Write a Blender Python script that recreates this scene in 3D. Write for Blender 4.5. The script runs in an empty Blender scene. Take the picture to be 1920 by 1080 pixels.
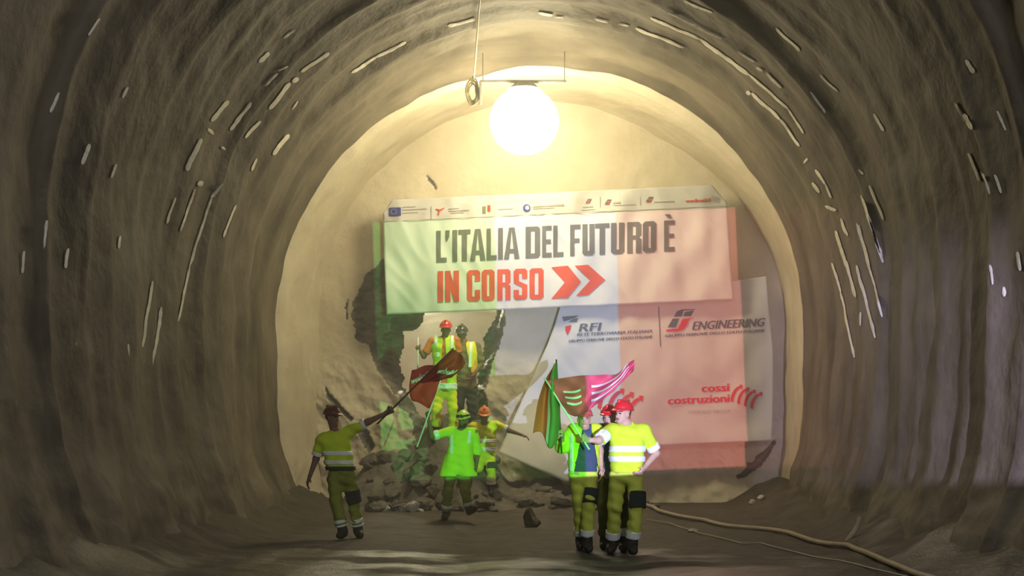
import bpy, bmesh, math, random
import numpy as np
from mathutils import Vector, Matrix, noise
random.seed(7); np.random.seed(7)
SC = bpy.context.scene
COL = SC.collection

# ---------------------------------------------------------------- camera, light, exposure
F_PX, VX, VY, CAM_H = 2400.0, 1012.0, 830.0, 1.3
cd = bpy.data.cameras.new('camera'); cam = bpy.data.objects.new('camera', cd); COL.objects.link(cam)
cam.location = (0, 0, CAM_H); cam.rotation_euler = (math.pi/2, 0, 0)
cd.sensor_width = 36; cd.lens = F_PX/1920*36
cd.shift_x = -(VX-960)/1920; cd.shift_y = (VY-540)/1920
cd.clip_end = 200
SC.camera = cam
SC.view_settings.view_transform = 'Standard'; SC.view_settings.look = 'None'
SC.view_settings.exposure = 0.24; SC.view_settings.gamma = 1.0; SC.view_settings.use_curve_mapping = False
SC.cycles.use_denoising = True
SC.cycles.max_bounces = 6; SC.cycles.diffuse_bounces = 3; SC.cycles.volume_bounces = 0
SC.cycles.sample_clamp_indirect = 6.0
SC.cycles.caustics_reflective = False; SC.cycles.caustics_refractive = False

wd = bpy.data.worlds.new('world'); SC.world = wd; wd.use_nodes = True
wd.node_tree.nodes['Background'].inputs[0].default_value = (0.5, 0.5, 0.45, 1)
wd.node_tree.nodes['Background'].inputs[1].default_value = 0.004

FACE_Y = 25.3
LAMP = Vector((-0.269, 22.25, 6.885))
LAMP_RADIANCE = 49.0

def point_lamp(name, loc, power, color, size):
    l = bpy.data.lights.new(name, 'POINT'); l.energy = power; l.color = color; l.shadow_soft_size = size
    o = bpy.data.objects.new(name, l); o.location = loc; COL.objects.link(o); return o
# unseen fill lights added near viewer; lamp in the heading beyond the breakthrough
point_lamp('front_fill_light', (-2.2, -4.0, 6.2), 260, (0.95, 1.0, 0.86), 0.35)
point_lamp('front_fill_light', (3.0, 2.0, 5.6), 1150, (0.92, 0.95, 1.0), 0.35)
point_lamp('heading_lamp_light', (-2.6, 30.5, 4.6), 1000, (1.0, 0.86, 0.58), 0.3)

# the flag projector: a spot with a tricolour slide, standing right of the viewer
PROJ = Vector((2.63, 0.0, 1.3))
def projector():
    l = bpy.data.lights.new('flag_projector_light', 'SPOT'); l.energy = 18000; l.spot_size = math.radians(64); l.spot_blend = 0.0
    l.shadow_soft_size = 0.012
    o = bpy.data.objects.new('flag_projector_light', l); o.location = PROJ; o.rotation_euler = (math.pi/2, 0, 0); COL.objects.link(o)
    l.use_nodes = True; nt = l.node_tree; N = nt.nodes; L = nt.links
    em = [n for n in N if n.type == 'EMISSION'][0]
    tc = N.new('ShaderNodeTexCoord'); sp = N.new('ShaderNodeSeparateXYZ'); L.new(tc.outputs['Normal'], sp.inputs[0])
    def M(op, a, b=None, c=None, clamp=False):
        n = N.new('ShaderNodeMath'); n.operation = op; n.use_clamp = clamp
        for i, v in enumerate((a, b, c)):
            if v is None: continue
            if isinstance(v, (int, float)): n.inputs[i].default_value = v
            else: L.new(v, n.inputs[i])
        return n.outputs[0]
    az = M('ABSOLUTE', sp.outputs[2])
    u0 = M('DIVIDE', sp.outputs[0], az); v0 = M('DIVIDE', sp.outputs[1], az)
    # picture units on the face: pixels there relative to the projector axis
    k = FACE_Y*F_PX/FACE_Y
    u = M('MULTIPLY', u0, k); v = M('MULTIPLY', v0, k)
    ang = math.radians(2.35); ca, sa = math.cos(ang), math.sin(ang)
    def rot(px, py):
        X = (px-VX) - PROJ.x*F_PX/FACE_Y; Z = (VY-py)
        return X*ca + Z*sa, -X*sa + Z*ca
    ur = M('ADD', M('MULTIPLY', u, ca), M('MULTIPLY', v, sa))
    vr = M('ADD', M('MULTIPLY', u, -sa), M('MULTIPLY', v, ca))
    def step(x, e, w):   # 0 below e, 1 above, over width w
        return M('MULTIPLY_ADD', M('SUBTRACT', x, e), 1.0/w, 0.5, clamp=True)
    e0 = rot(710, 700)[0]; e1 = rot(926, 600)[0]; e2 = rot(1155, 600)[0]; e3 = rot(1388, 620)[0]
    top = rot(1040, 403)[1]; bot = rot(1040, 889)[1]
    W = 3.0
    s0, s1, s2, s3 = (step(ur, e, W) for e in (e0, e1, e2, e3))
    st = M('SUBTRACT', 1.0, step(vr, top, W)); sb = step(vr, bot, W)
    rect = M('MULTIPLY', st, sb)
    g = M('MULTIPLY', M('SUBTRACT', s0, s1), rect)
    w = M('MULTIPLY', M('SUBTRACT', s1, s2), rect)
    r = M('MULTIPLY', M('SUBTRACT', s2, s3), rect)
    # soft violet-blue light added right of the slide, hinting at a lens flare
    top2 = rot(1600, 470)[1]; bot2 = rot(1600, 905)[1]
    sp2 = M('MULTIPLY', step(ur, rot(1460, 700)[0], 150), M('MULTIPLY', M('SUBTRACT', 1.0, step(vr, top2, 150)), step(vr, bot2, 24)))
    cols = [(g, (0.12, 0.66, 0.15)), (w, (0.60, 0.66, 1.0)), (r, (0.85, 0.26, 0.24)), (sp2, (0.42, 0.38, 0.62))]
    comb = N.new('ShaderNodeCombineXYZ')
    for i in range(3):
        acc = None
        for m_, c_ in cols:
            t_ = M('MULTIPLY', m_, c_[i]); acc = t_ if acc is None else M('ADD', acc, t_)
        L.new(acc, comb.inputs[i])
    L.new(comb.outputs[0], em.inputs['Color']); em.inputs['Strength'].default_value = 1.0
    return o
projector()

# ---------------------------------------------------------------- helpers
def W(px, py, Y): return Vector(((px-VX)*Y/F_PX, Y, CAM_H + (VY-py)*Y/F_PX))

def tag(o, label=None, cat=None, group=None, kind=None):
    if label: o['label'] = label
    if cat: o['category'] = cat
    if group: o['group'] = group
    if kind: o['kind'] = kind
    return o

def empty(name, loc=(0, 0, 0), label=None, cat=None, group=None):
    o = bpy.data.objects.new(name, None); COL.objects.link(o); o.location = loc; o.empty_display_size = 0.2
    return tag(o, label, cat, group)

def obj(name, verts, faces, mat=None, parent=None, smooth=True, label=None):
    me = bpy.data.meshes.new(name)
    me.from_pydata([tuple(v) for v in verts], [], [tuple(f) for f in faces]); me.update()
    return obj_me(name, me, mat, parent, smooth, label)

def obj_me(name, me, mat=None, parent=None, smooth=True, label=None):
    o = bpy.data.objects.new(name, me); COL.objects.link(o)
    if mat is not None:
        for m in (mat if isinstance(mat, (list, tuple)) else [mat]): me.materials.append(m)
    if smooth: me.polygons.foreach_set('use_smooth', [True]*len(me.polygons))
    if parent is not None:
        o.parent = parent
        o.matrix_parent_inverse = Matrix.Translation(parent_loc(parent)).inverted()
    if label: o['label'] = label
    return o

def parent_loc(p):
    v = Vector(p.location)
    if p.parent is not None: v = Vector((0, 0, 0)) + (parent_loc(p.parent) if p.type == 'EMPTY' else Vector((0, 0, 0)))
    return v if p.type == 'EMPTY' else Vector((0, 0, 0))

def obj_bm(name, bm, mat=None, parent=None, smooth=False, label=None):
    me = bpy.data.meshes.new(name); bm.to_mesh(me); bm.free()
    return obj_me(name, me, mat, parent, smooth, label)

def mat(name, color, rough=0.8, var=0.0, scale=6.0, bump=0.0, bscale=40.0, spec=0.3, metal=0.0, color2=None, coat=0.0, stretch=None, cstretch=None, detail=8):
    m = bpy.data.materials.new(name); m.use_nodes = True
    nt = m.node_tree; N = nt.nodes; L = nt.links; p = N['Principled BSDF']
    p.inputs['Roughness'].default_value = rough; p.inputs['Specular IOR Level'].default_value = spec
    p.inputs['Metallic'].default_value = metal; p.inputs['Coat Weight'].default_value = coat
    c = (*color, 1)
    p.inputs['Base Color'].default_value = c
    tc = N.new('ShaderNodeTexCoord')
    vec = tc.outputs['Object']
    if stretch:
        mp = N.new('ShaderNodeMapping'); mp.inputs['Scale'].default_value = stretch; L.new(vec, mp.inputs[0]); vec = mp.outputs[0]
    cvec = vec
    if cstretch:
        mc = N.new('ShaderNodeMapping'); mc.inputs['Scale'].default_value = cstretch; L.new(tc.outputs['Object'], mc.inputs[0]); cvec = mc.outputs[0]
    if var or color2:
        nz = N.new('ShaderNodeTexNoise'); nz.inputs['Scale'].default_value = scale; nz.inputs['Detail'].default_value = detail; nz.inputs['Roughness'].default_value = 0.62
        L.new(cvec, nz.inputs['Vector'])
        rp = N.new('ShaderNodeValToRGB'); L.new(nz.outputs['Fac'], rp.inputs[0])
        c2 = color2 or tuple(x*(1+var) for x in color); c1 = tuple(x*(1-var) for x in color) if not color2 else color
        rp.color_ramp.elements[0].position = 0.32; rp.color_ramp.elements[1].position = 0.68
        rp.color_ramp.elements[0].color = (*c1, 1); rp.color_ramp.elements[1].color = (*c2, 1)
        L.new(rp.outputs[0], p.inputs['Base Color'])
    if bump:
        nb = N.new('ShaderNodeTexNoise'); nb.inputs['Scale'].default_value = bscale; nb.inputs['Detail'].default_value = 6
        L.new(vec, nb.inputs['Vector'])
        b = N.new('ShaderNodeBump'); b.inputs['Strength'].default_value = bump; b.inputs['Distance'].default_value = 0.03
        L.new(nb.outputs['Fac'], b.inputs['Height']); L.new(b.outputs[0], p.inputs['Normal'])
    return m

MT = {}
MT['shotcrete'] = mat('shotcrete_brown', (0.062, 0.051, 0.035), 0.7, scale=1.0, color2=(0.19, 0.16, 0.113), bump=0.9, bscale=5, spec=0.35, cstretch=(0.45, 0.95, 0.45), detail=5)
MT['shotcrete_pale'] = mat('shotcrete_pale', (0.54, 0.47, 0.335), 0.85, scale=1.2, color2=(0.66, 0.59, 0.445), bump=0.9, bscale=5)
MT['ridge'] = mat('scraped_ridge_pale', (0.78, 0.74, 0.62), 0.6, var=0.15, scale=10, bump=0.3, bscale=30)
MT['rock_dark'] = mat('dark_schist', (0.06, 0.057, 0.05), 0.55, scale=3.0, color2=(0.22, 0.205, 0.17), bump=0.9, bscale=6, spec=0.5, stretch=(1, 1, 3))
MT['rock'] = mat('rubble_rock', (0.075, 0.068, 0.057), 0.75, scale=4.0, color2=(0.20, 0.18, 0.145), bump=0.8, bscale=12)
MT['rock_pale'] = mat('pale_rock', (0.40, 0.37, 0.31), 0.5, scale=5.0, color2=(0.60, 0.57, 0.50), bump=0.6, bscale=12)
MT['banner'] = mat('banner_fabric', (0.58, 0.57, 0.545), 0.7, var=0.03, scale=3)
MT['ink'] = mat('ink_black', (0.11, 0.105, 0.10), 0.7)
MT['ink_grey'] = mat('ink_grey', (0.10, 0.11, 0.15), 0.7)
MT['ink_pale'] = mat('ink_pale', (0.36, 0.34, 0.31), 0.7)
MT['ink_red'] = mat('ink_red', (0.60, 0.06, 0.035), 0.7)
MT['ink_crimson'] = mat('ink_crimson', (0.62, 0.02, 0.05), 0.7)
MT['ink_blue'] = mat('ink_blue', (0.03, 0.05, 0.30), 0.7)
MT['ink_green'] = mat('ink_green', (0.16, 0.20, 0.10), 0.7)
MT['ink_gold'] = mat('ink_gold', (0.8, 0.6, 0.05), 0.7)
MT['ink_white'] = mat('ink_white', (0.75, 0.75, 0.75), 0.7)
MT['hivis'] = mat('hi_vis_yellow_cloth', (0.58, 0.74, 0.03), 0.85, var=0.06, scale=8)
MT['hivis_warm'] = mat('hi_vis_warm_cloth', (0.78, 0.74, 0.03), 0.85, var=0.06, scale=8)
MT['olive'] = mat('yellow_green_work_cloth', (0.58, 0.64, 0.09), 0.85, var=0.12, scale=6)  # front light on these trousers put into the brighter colour
MT['olive_shaded'] = mat('shaded_olive_work_cloth', (0.24, 0.27, 0.04), 0.9, var=0.2, scale=6)  # darker copy of the olive cloth, shade put into the colour
MT['olive_dark'] = mat('dark_olive_work_cloth', (0.12, 0.13, 0.03), 0.9, var=0.25, scale=6)  # darkest copy of the olive cloth
MT['yellow'] = mat('yellow_work_cloth', (0.85, 0.68, 0.03), 0.85, var=0.08, scale=7)
MT['orange'] = mat('orange_cloth', (0.62, 0.17, 0.03), 0.85, var=0.08)
MT['brown'] = mat('brown_cloth', (0.20, 0.14, 0.08), 0.9, var=0.15)
MT['navy'] = mat('navy_cloth', (0.045, 0.065, 0.12), 0.85, var=0.1)
MT['charcoal'] = mat('charcoal_cloth', (0.045, 0.045, 0.045), 0.9, var=0.2)
MT['pad'] = mat('dark_knee_pad_cloth', (0.03, 0.035, 0.03), 0.85, var=0.2)
MT['reflect'] = mat('reflective_tape', (0.80, 0.82, 0.82), 0.35, var=0.04, spec=0.6)
MT['boot'] = mat('boot_leather', (0.035, 0.03, 0.024), 0.6, var=0.3, scale=10)
MT['skin_dark'] = mat('skin_tanned', (0.20, 0.11, 0.065), 0.6, var=0.08, scale=20)
MT['skin'] = mat('skin_light', (0.52, 0.31, 0.23), 0.55, var=0.06, scale=20)
MT['eye'] = mat('eye_dark', (0.03, 0.02, 0.02), 0.3)
MT['lip'] = mat('lip', (0.30, 0.10, 0.08), 0.5)
MT['hair'] = mat('hair_dark', (0.025, 0.018, 0.012), 0.7)
def plastic(n, c): return mat(n, c, 0.28, var=0.04, spec=0.5, coat=0.3)
MT['helmet_red'] = plastic('helmet_red', (0.66, 0.02, 0.03)); MT['helmet_orange'] = plastic('helmet_orange', (0.85, 0.20, 0.04))
MT['helmet_yellow'] = plastic('helmet_yellow', (0.72, 0.60, 0.10)); MT['helmet_brown'] = plastic('helmet_maroon', (0.13, 0.03, 0.018))
MT['helmet_dark'] = plastic('helmet_dark', (0.06, 0.06, 0.05)); MT['helmet_pink'] = plastic('helmet_faded_red', (0.60, 0.10, 0.10))
MT['goggle'] = mat('goggle_black', (0.02, 0.02, 0.02), 0.2, spec=0.6)
MT['flag_red'] = mat('flag_red_cloth', (0.62, 0.035, 0.03), 0.8, var=0.06)
MT['flag_dark'] = mat('flag_deep_red_cloth', (0.36, 0.035, 0.025), 0.8, var=0.1)
MT['flag_pink'] = mat('flag_crimson_cloth', (0.62, 0.08, 0.14), 0.8, var=0.06)
MT['flag_green'] = mat('flag_green_cloth', (0.12, 0.20, 0.06), 0.8, var=0.1)
MT['flag_white'] = mat('flag_white_cloth', (0.72, 0.72, 0.70), 0.8)
MT['flag_orange'] = mat('flag_orange_red_cloth', (0.58, 0.10, 0.05), 0.8, var=0.1)
MT['pole_dark'] = mat('pole_dark_wood', (0.07, 0.045, 0.025), 0.6, var=0.2)
MT['pole_white'] = mat('pole_white_plastic', (0.75, 0.76, 0.74), 0.4)
MT['hose'] = mat('dusty_hose_rubber', (0.42, 0.35, 0.24), 0.7, var=0.15, scale=5)
MT['cable'] = mat('pale_cable', (0.40, 0.36, 0.25), 0.6)
MT['metal'] = mat('dusty_metal', (0.30, 0.29, 0.25), 0.5, metal=0.6, var=0.1)

# ---------------------------------------------------------------- noise with numpy-friendly scalar calls
def fbm(x, y, z, o=4): return noise.fractal(Vector((x, y, z)), 1.0, 2.0, o)
def sstep(a, b, x):
    t = min(1, max(0, (x-a)/(b-a))); return t*t*(3-2*t)

# ---------------------------------------------------------------- tunnel shape
STEP_Y = 23.3
def tun(Y):   # radius, centre height
    if Y >= STEP_Y:
        t = (Y-STEP_Y)
        if t < 0.2: r = 4.86 - 0.18*sstep(0, 0.2, t)
        else: r = 4.68 - 0.30*(t-0.2)/1.8
        return r, 3.36 + 0.29*min(1, t/2.0)
    f = ((Y-STEP_Y)/5.5) % 1.0
    r = 4.70 + 0.13*f - 0.05*sstep(0.94, 1.0, f)
    c = abs(math.sin(math.pi*(Y-STEP_Y)/0.92))
    return r - 0.035*(1-c)**2 + 0.01, 3.36
def prof(s, Y):  # s in 0..1 from left foot over the crown to the right foot -> x, z, inward normal x, z, angle key
    r, zc = tun(Y)
    if Y > STEP_Y and s > 0.5: r += (4.80-r)*sstep(0.58, 0.78, s)
    if s < 0.2:
        t = s/0.2; z = -0.4 + t*(zc+0.4); x = -r + (0.62 if Y < STEP_Y else 0.25)*(1-t)**2.6; return x, z, 1.0, 0.0
    if s > 0.8:
        t = (1-s)/0.2; z = -0.4 + t*(zc+0.4); x = r - (0.5 if Y < STEP_Y else 0.0)*(1-t)**2.6; return x, z, -1.0, 0.0
    a = math.pi*(1-(s-0.2)/0.6)
    return r*math.cos(a), zc + r*math.sin(a), -math.cos(a), -math.sin(a)
def tdisp(x, z, Y):
    ringy = fbm(x*0.22, z*0.22, Y*1.5, 4)*0.045
    lump = fbm(x*0.55+9, z*0.55, Y*0.55, 4)*0.055
    fine = fbm(x*1.7, z*1.7+5, Y*1.7, 2)*0.022
    k = 0.6 if Y > STEP_Y else 1.0
    if Y < STEP_Y:
        for yr, am in ((22.1, 0.05), (20.5, 0.09), (18.7, 0.06), (16.7, 0.11), (14.9, 0.08), (13.2, 0.10), (11.6, 0.08)):
            q = Y - yr - 0.18*noise.noise(Vector((x*0.35, z*0.35, yr)))
            if abs(q) < 0.8: lump += am*(0.65+0.8*noise.noise(Vector((x*0.5, z*0.5, yr+4))))*math.exp(-(q/(0.30 if q < 0 else 0.13))**2)
    low = max(0, 1.2-z)*0.16*(0.6+0.8*fbm(x*1.1, z*1.5+3, Y*1.1, 4)) if z < 1.2 else 0
    return (ringy+lump)*k + fine + max(low, 0)
def tpoint(s, Y):
    x, z, nx, nz = prof(s, Y); d = tdisp(x, z, Y)
    return (x+nx*d, Y, z+nz*d)
def tunnel():
    ys = list(np.arange(-12, 8, 0.5)) + list(np.arange(8, 25.62, 0.085))
    def build(name, s0, s1, n, mats):
        ss = [s0+(s1-s0)*i/n for i in range(n+1)]
        V = [tpoint(s, Y) for Y in ys for s in ss]
        Fc = []
        m = n+1
        for j in range(len(ys)-1):
            for i in range(n):
                Fc.append((j*m+i, (j+1)*m+i, (j+1)*m+i+1, j*m+i+1))
        o = obj(name, V, Fc, mats)
        me = o.data
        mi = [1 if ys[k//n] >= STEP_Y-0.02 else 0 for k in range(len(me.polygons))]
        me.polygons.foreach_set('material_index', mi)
        tag(o, kind='structure')
        return o
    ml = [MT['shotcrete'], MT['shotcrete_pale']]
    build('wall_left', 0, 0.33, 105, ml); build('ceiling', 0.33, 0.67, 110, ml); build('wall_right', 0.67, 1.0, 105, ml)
tunnel()

def hit(px, py):
    """where the line of a pixel meets the tunnel lining"""
    def inside(Y):
        p = W(px, py, Y); r, zc = tun(Y)
        if p.z < zc: rad = abs(p.x); nx, nz = (1 if p.x < 0 else -1), 0
        else:
            rad = math.hypot(p.x, p.z-zc); nx, nz = -p.x/rad, -(p.z-zc)/rad
        return rad < r - tdisp(p.x, p.z, Y), p, Vector((nx, 0, nz))
    Y = 7.0
    while Y < 25:
        i, p, n = inside(Y)
        if not i: break
        Y += 0.25
    lo, hi = Y-0.25, Y
    for _ in range(7):
        m_ = (lo+hi)/2
        if inside(m_)[0]: lo = m_
        else: hi = m_
    _, p, n = inside(lo)
    return p, n

def ridges():
    A = []
    def add(ox, oy, sc, segs):
        for sg in segs:
            w = sg[4] if len(sg) > 4 else 5.0
            A.append((ox+sg[0]/sc, oy+sg[1]/sc, ox+sg[2]/sc, oy+sg[3]/sc, w))
    add(260, 0, 2.16, [(585,150,630,118,4),(485,250,525,210,7),(655,290,770,212,6),(620,330,645,315,9),(510,345,560,295,5),(525,440,612,335,7),(290,490,360,405,7),(368,525,452,412,6),(430,558,490,488,6),(860,292,960,230,5),(960,230,1080,165,5),(542,625,605,542,8),(190,690,250,560,8),(165,935,225,765,4),(200,1080,290,800,4),(290,800,340,740,5),(110,905,145,800,4),(275,520,300,540,6),(330,595,345,605,6),(235,750,255,735,9),(340,960,390,830,4),(455,690,475,640,5),(620,440,640,405,3),(560,285,600,265,3)])
    add(260, 500, 1.861, [(135,190,175,0,4),(10,280,45,50,5),(45,350,75,140,5),(40,375,60,373,7),(100,480,118,345,5),(105,620,105,545,5),(35,720,38,680,5),(15,830,18,790,5),(5,345,15,330,8),(68,780,72,745,4),(110,740,112,660,4)])
    add(1160, 0, 2.16, [(265,0,380,50,4),(195,40,320,100,4),(320,100,420,158,4),(130,70,330,155,5),(330,155,530,300,6),(530,300,690,440,5),(690,440,750,540,4),(70,110,265,190,5),(0,92,40,102,4),(540,375,655,480,6),(655,480,735,590,5),(520,368,536,380,8),(480,205,550,250,4),(600,290,660,355,5),(560,270,585,285,5),(640,110,735,205,5),(820,300,890,370,4),(780,370,840,455,4),(800,685,840,745,5),(785,740,815,780,6),(840,745,865,800,4),(840,835,885,850,6),(880,935,925,1080,5),(905,895,925,945,4),(975,910,1020,1080,4),(985,790,1070,1040,5),(1020,750,1075,890,5),(1035,460,1075,530,5),(755,660,770,640,5),(975,685,995,705,5)])
    add(1300, 400, 2.161, [(580,70,620,190,4),(600,20,630,90,4),(565,200,600,320,4),(600,320,655,585,4),(620,190,660,340,5),(665,40,740,300,4),(665,210,740,505,5),(740,300,770,420,4),(715,10,770,200,5),(680,400,680,455,4),(680,850,690,940,4),(695,720,690,760,4)])
    add(840, 0, 3.6, [(0,170,180,122,5),(610,80,705,95,5),(720,108,780,112,3),(990,122,1080,140,5)])
    # continuing beyond the photograph's sides
    for k in range(26):
        side = random.choice((-1, 1)); x = VX + side*random.uniform(770, 985); y = random.uniform(20, 800)
        ang = math.atan2(y-618, x-1012) + math.pi/2; l = random.uniform(15, 60)
        A.append((x, y, x+l*math.cos(ang), y+l*math.sin(ang), random.uniform(4, 8)))
    V, Fc = [], []
    for (x0, y0, x1, y1, w) in A:
        L = math.hypot(x1-x0, y1-y0); n = max(3, int(L/5)); dx, dy = (x1-x0)/L, (y1-y0)/L; ph = random.uniform(0, 99)
        base = len(V)
        # bow towards the arch circle
        for i in range(n+1):
            t = i/n
            taper = min(1, 0.5+6*min(t, 1-t))
            ww = w*0.6*taper*(0.75+0.6*abs(noise.noise(Vector((t*L*0.06, ph, 0)))))
            wob = noise.noise(Vector((t*L*0.03, ph, 5)))*2.0
            for k, off in enumerate((-1, 0, 1)):
                p, nn = hit(x0+(x1-x0)*t - dy*(off*ww+wob), y0+(y1-y0)*t + dx*(off*ww+wob))
                V.append(p + nn*(0.024 if off == 0 else 0.014))
        for i in range(n):
            for k in range(2):
                a = base+i*3+k; Fc.append((a, a+1, a+4, a+3))
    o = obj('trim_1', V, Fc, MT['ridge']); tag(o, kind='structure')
ridges()

# ---------------------------------------------------------------- ground
def ground(X, Y):
    z = 0.13*sstep(19.5, 22.3, Y)
    z += 0.030*fbm(X*0.5, Y*0.35, 3.0, 3)
    ax = abs(X)
    berm = sstep(3.5, 4.8, ax)*(0.42 + 0.22*fbm(X*0.9, Y*0.7, 1, 5))
    z += max(0, berm)
    z -= 0.035*math.exp(-((X-0.9)/0.35)**2) + 0.03*math.exp(-((X+0.9)/0.35)**2)
    return z
def floor_mat():
    m = bpy.data.materials.new('wet_tunnel_mud'); m.use_nodes = True; nt = m.node_tree; N = nt.nodes; L = nt.links; p = N['Principled BSDF']
    tc = N.new('ShaderNodeTexCoord'); mp = N.new('ShaderNodeMapping'); mp.inputs['Scale'].default_value = (0.55, 0.9, 1); L.new(tc.outputs['Object'], mp.inputs[0])
    nz = N.new('ShaderNodeTexNoise'); nz.inputs['Scale'].default_value = 1.0; nz.inputs['Detail'].default_value = 7; L.new(mp.outputs[0], nz.inputs['Vector'])
    sp = N.new('ShaderNodeSeparateXYZ'); L.new(tc.outputs['Object'], sp.inputs[0])
    mr = N.new('ShaderNodeMapRange'); L.new(sp.outputs[1], mr.inputs[0]); mr.inputs[1].default_value = 12.5; mr.inputs[2].default_value = 17.5; mr.inputs[3].default_value = 0.16; mr.inputs[4].default_value = -0.2
    ad = N.new('ShaderNodeMath'); ad.operation = 'ADD'; L.new(nz.outputs['Fac'], ad.inputs[0]); L.new(mr.outputs[0], ad.inputs[1])
    rp = N.new('ShaderNodeValToRGB'); L.new(ad.outputs[0], rp.inputs[0]); rp.color_ramp.elements[0].position = 0.50; rp.color_ramp.elements[1].position = 0.62
    n2 = N.new('ShaderNodeTexNoise'); n2.inputs['Scale'].default_value = 3.2; n2.inputs['Detail'].default_value = 9; n2.inputs['Roughness'].default_value = 0.7; L.new(tc.outputs['Object'], n2.inputs['Vector'])
    r2 = N.new('ShaderNodeValToRGB'); L.new(n2.outputs['Fac'], r2.inputs[0]); r2.color_ramp.elements[0].position = 0.33; r2.color_ramp.elements[1].position = 0.7
    r2.color_ramp.elements[0].color = (0.03, 0.024, 0.017, 1); r2.color_ramp.elements[1].color = (0.105, 0.085, 0.058, 1)
    mx = N.new('ShaderNodeMix'); mx.data_type = 'RGBA'; L.new(rp.outputs[0], mx.inputs[0]); L.new(r2.outputs[0], mx.inputs[6]); mx.inputs[7].default_value = (0.045, 0.043, 0.040, 1)
    L.new(mx.outputs[2], p.inputs['Base Color'])
    rr = N.new('ShaderNodeMapRange'); L.new(rp.outputs[0], rr.inputs[0]); rr.inputs[3].default_value = 0.78; rr.inputs[4].default_value = 0.30; L.new(rr.outputs[0], p.inputs['Roughness'])
    b = N.new('ShaderNodeBump'); b.inputs['Strength'].default_value = 0.7; b.inputs['Distance'].default_value = 0.05; L.new(n2.outputs['Fac'], b.inputs['Height']); L.new(b.outputs[0], p.inputs['Normal'])
    return m
def grid_obj(name, xs, ys, fz, m):
    V = [(x, y, fz(x, y)) for y in ys for x in xs]; n = len(xs)
    Fc = [(j*n+i, j*n+i+1, (j+1)*n+i+1, (j+1)*n+i) for j in range(len(ys)-1) for i in range(n-1)]
    return obj(name, V, Fc, m)
xs = list(np.linspace(-5.2, 5.2, 120))
ysf = list(np.arange(-12, 9, 1.0)) + list(np.arange(9, 26.4, 0.1))
fl = grid_obj('floor', xs, ysf, lambda x, y: ground(x, y) + (0.02*fbm(x*2, y*2, 0, 4) if y > 8.5 else 0), floor_mat()); tag(fl, kind='structure')

# ---------------------------------------------------------------- excavation face with the breakthrough hole
def poly_sd(P, poly):
    """signed distance in pixels, negative inside; P is N x 2"""
    P = np.asarray(P, float); d = np.full(len(P), 1e9); ins = np.zeros(len(P), bool); n = len(poly)
    for i in range(n):
        a = np.array(poly[i], float); b = np.array(poly[(i+1) % n], float); e = b-a; w = P-a
        t = np.clip((w@e)/(e@e), 0, 1); d = np.minimum(d, np.linalg.norm(w-t[:, None]*e, axis=1))
        c = ((a[1] <= P[:, 1]) & (b[1] > P[:, 1])) | ((b[1] <= P[:, 1]) & (a[1] > P[:, 1]))
        with np.errstate(divide='ignore', invalid='ignore'):
            xi = a[0] + (P[:, 1]-a[1])/(b[1]-a[1])*e[0]
        ins ^= c & (P[:, 0] < xi)
    return np.where(ins, -d, d)
RIM = [(686,513),(706,502),(735,470),(820,450),(900,470),(950,560),(950,590),(936,650),(922,684),(906,738),(912,755),(900,800),(893,850),(780,850),(776,805),(764,776),(746,764),(748,748),(733,730),(709,699),(693,657),(668,634),(660,600),(664,560),(674,540)]
HOLE = [(800,560),(930,560),(926,592),(909,632),(901,680),(886,740),(881,800),(880,850),(805,850),(790,800),(772,758),(756,738),(747,716),(742,688),(745,660),(747,645),(753,618),(776,612),(788,593)]
CRACKS = [[(612,720),(621,738),(642,760),(666,786),(662,792),(636,769),(614,744)], [(672,792),(690,806),(704,838),(692,850),(681,830),(672,812)], [(800,316),(806,330),(821,356),(817,358),(803,338)], [(655,600),(651,585),(655,560),(650,562),(646,585),(651,602)]]
CRACK = [(1447,822),(1440,838),(1420,856),(1412,866),(1402,866),(1403,876),(1384,890),(1378,896),(1386,898),(1408,888),(1426,874),(1444,852),(1452,830)]
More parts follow.
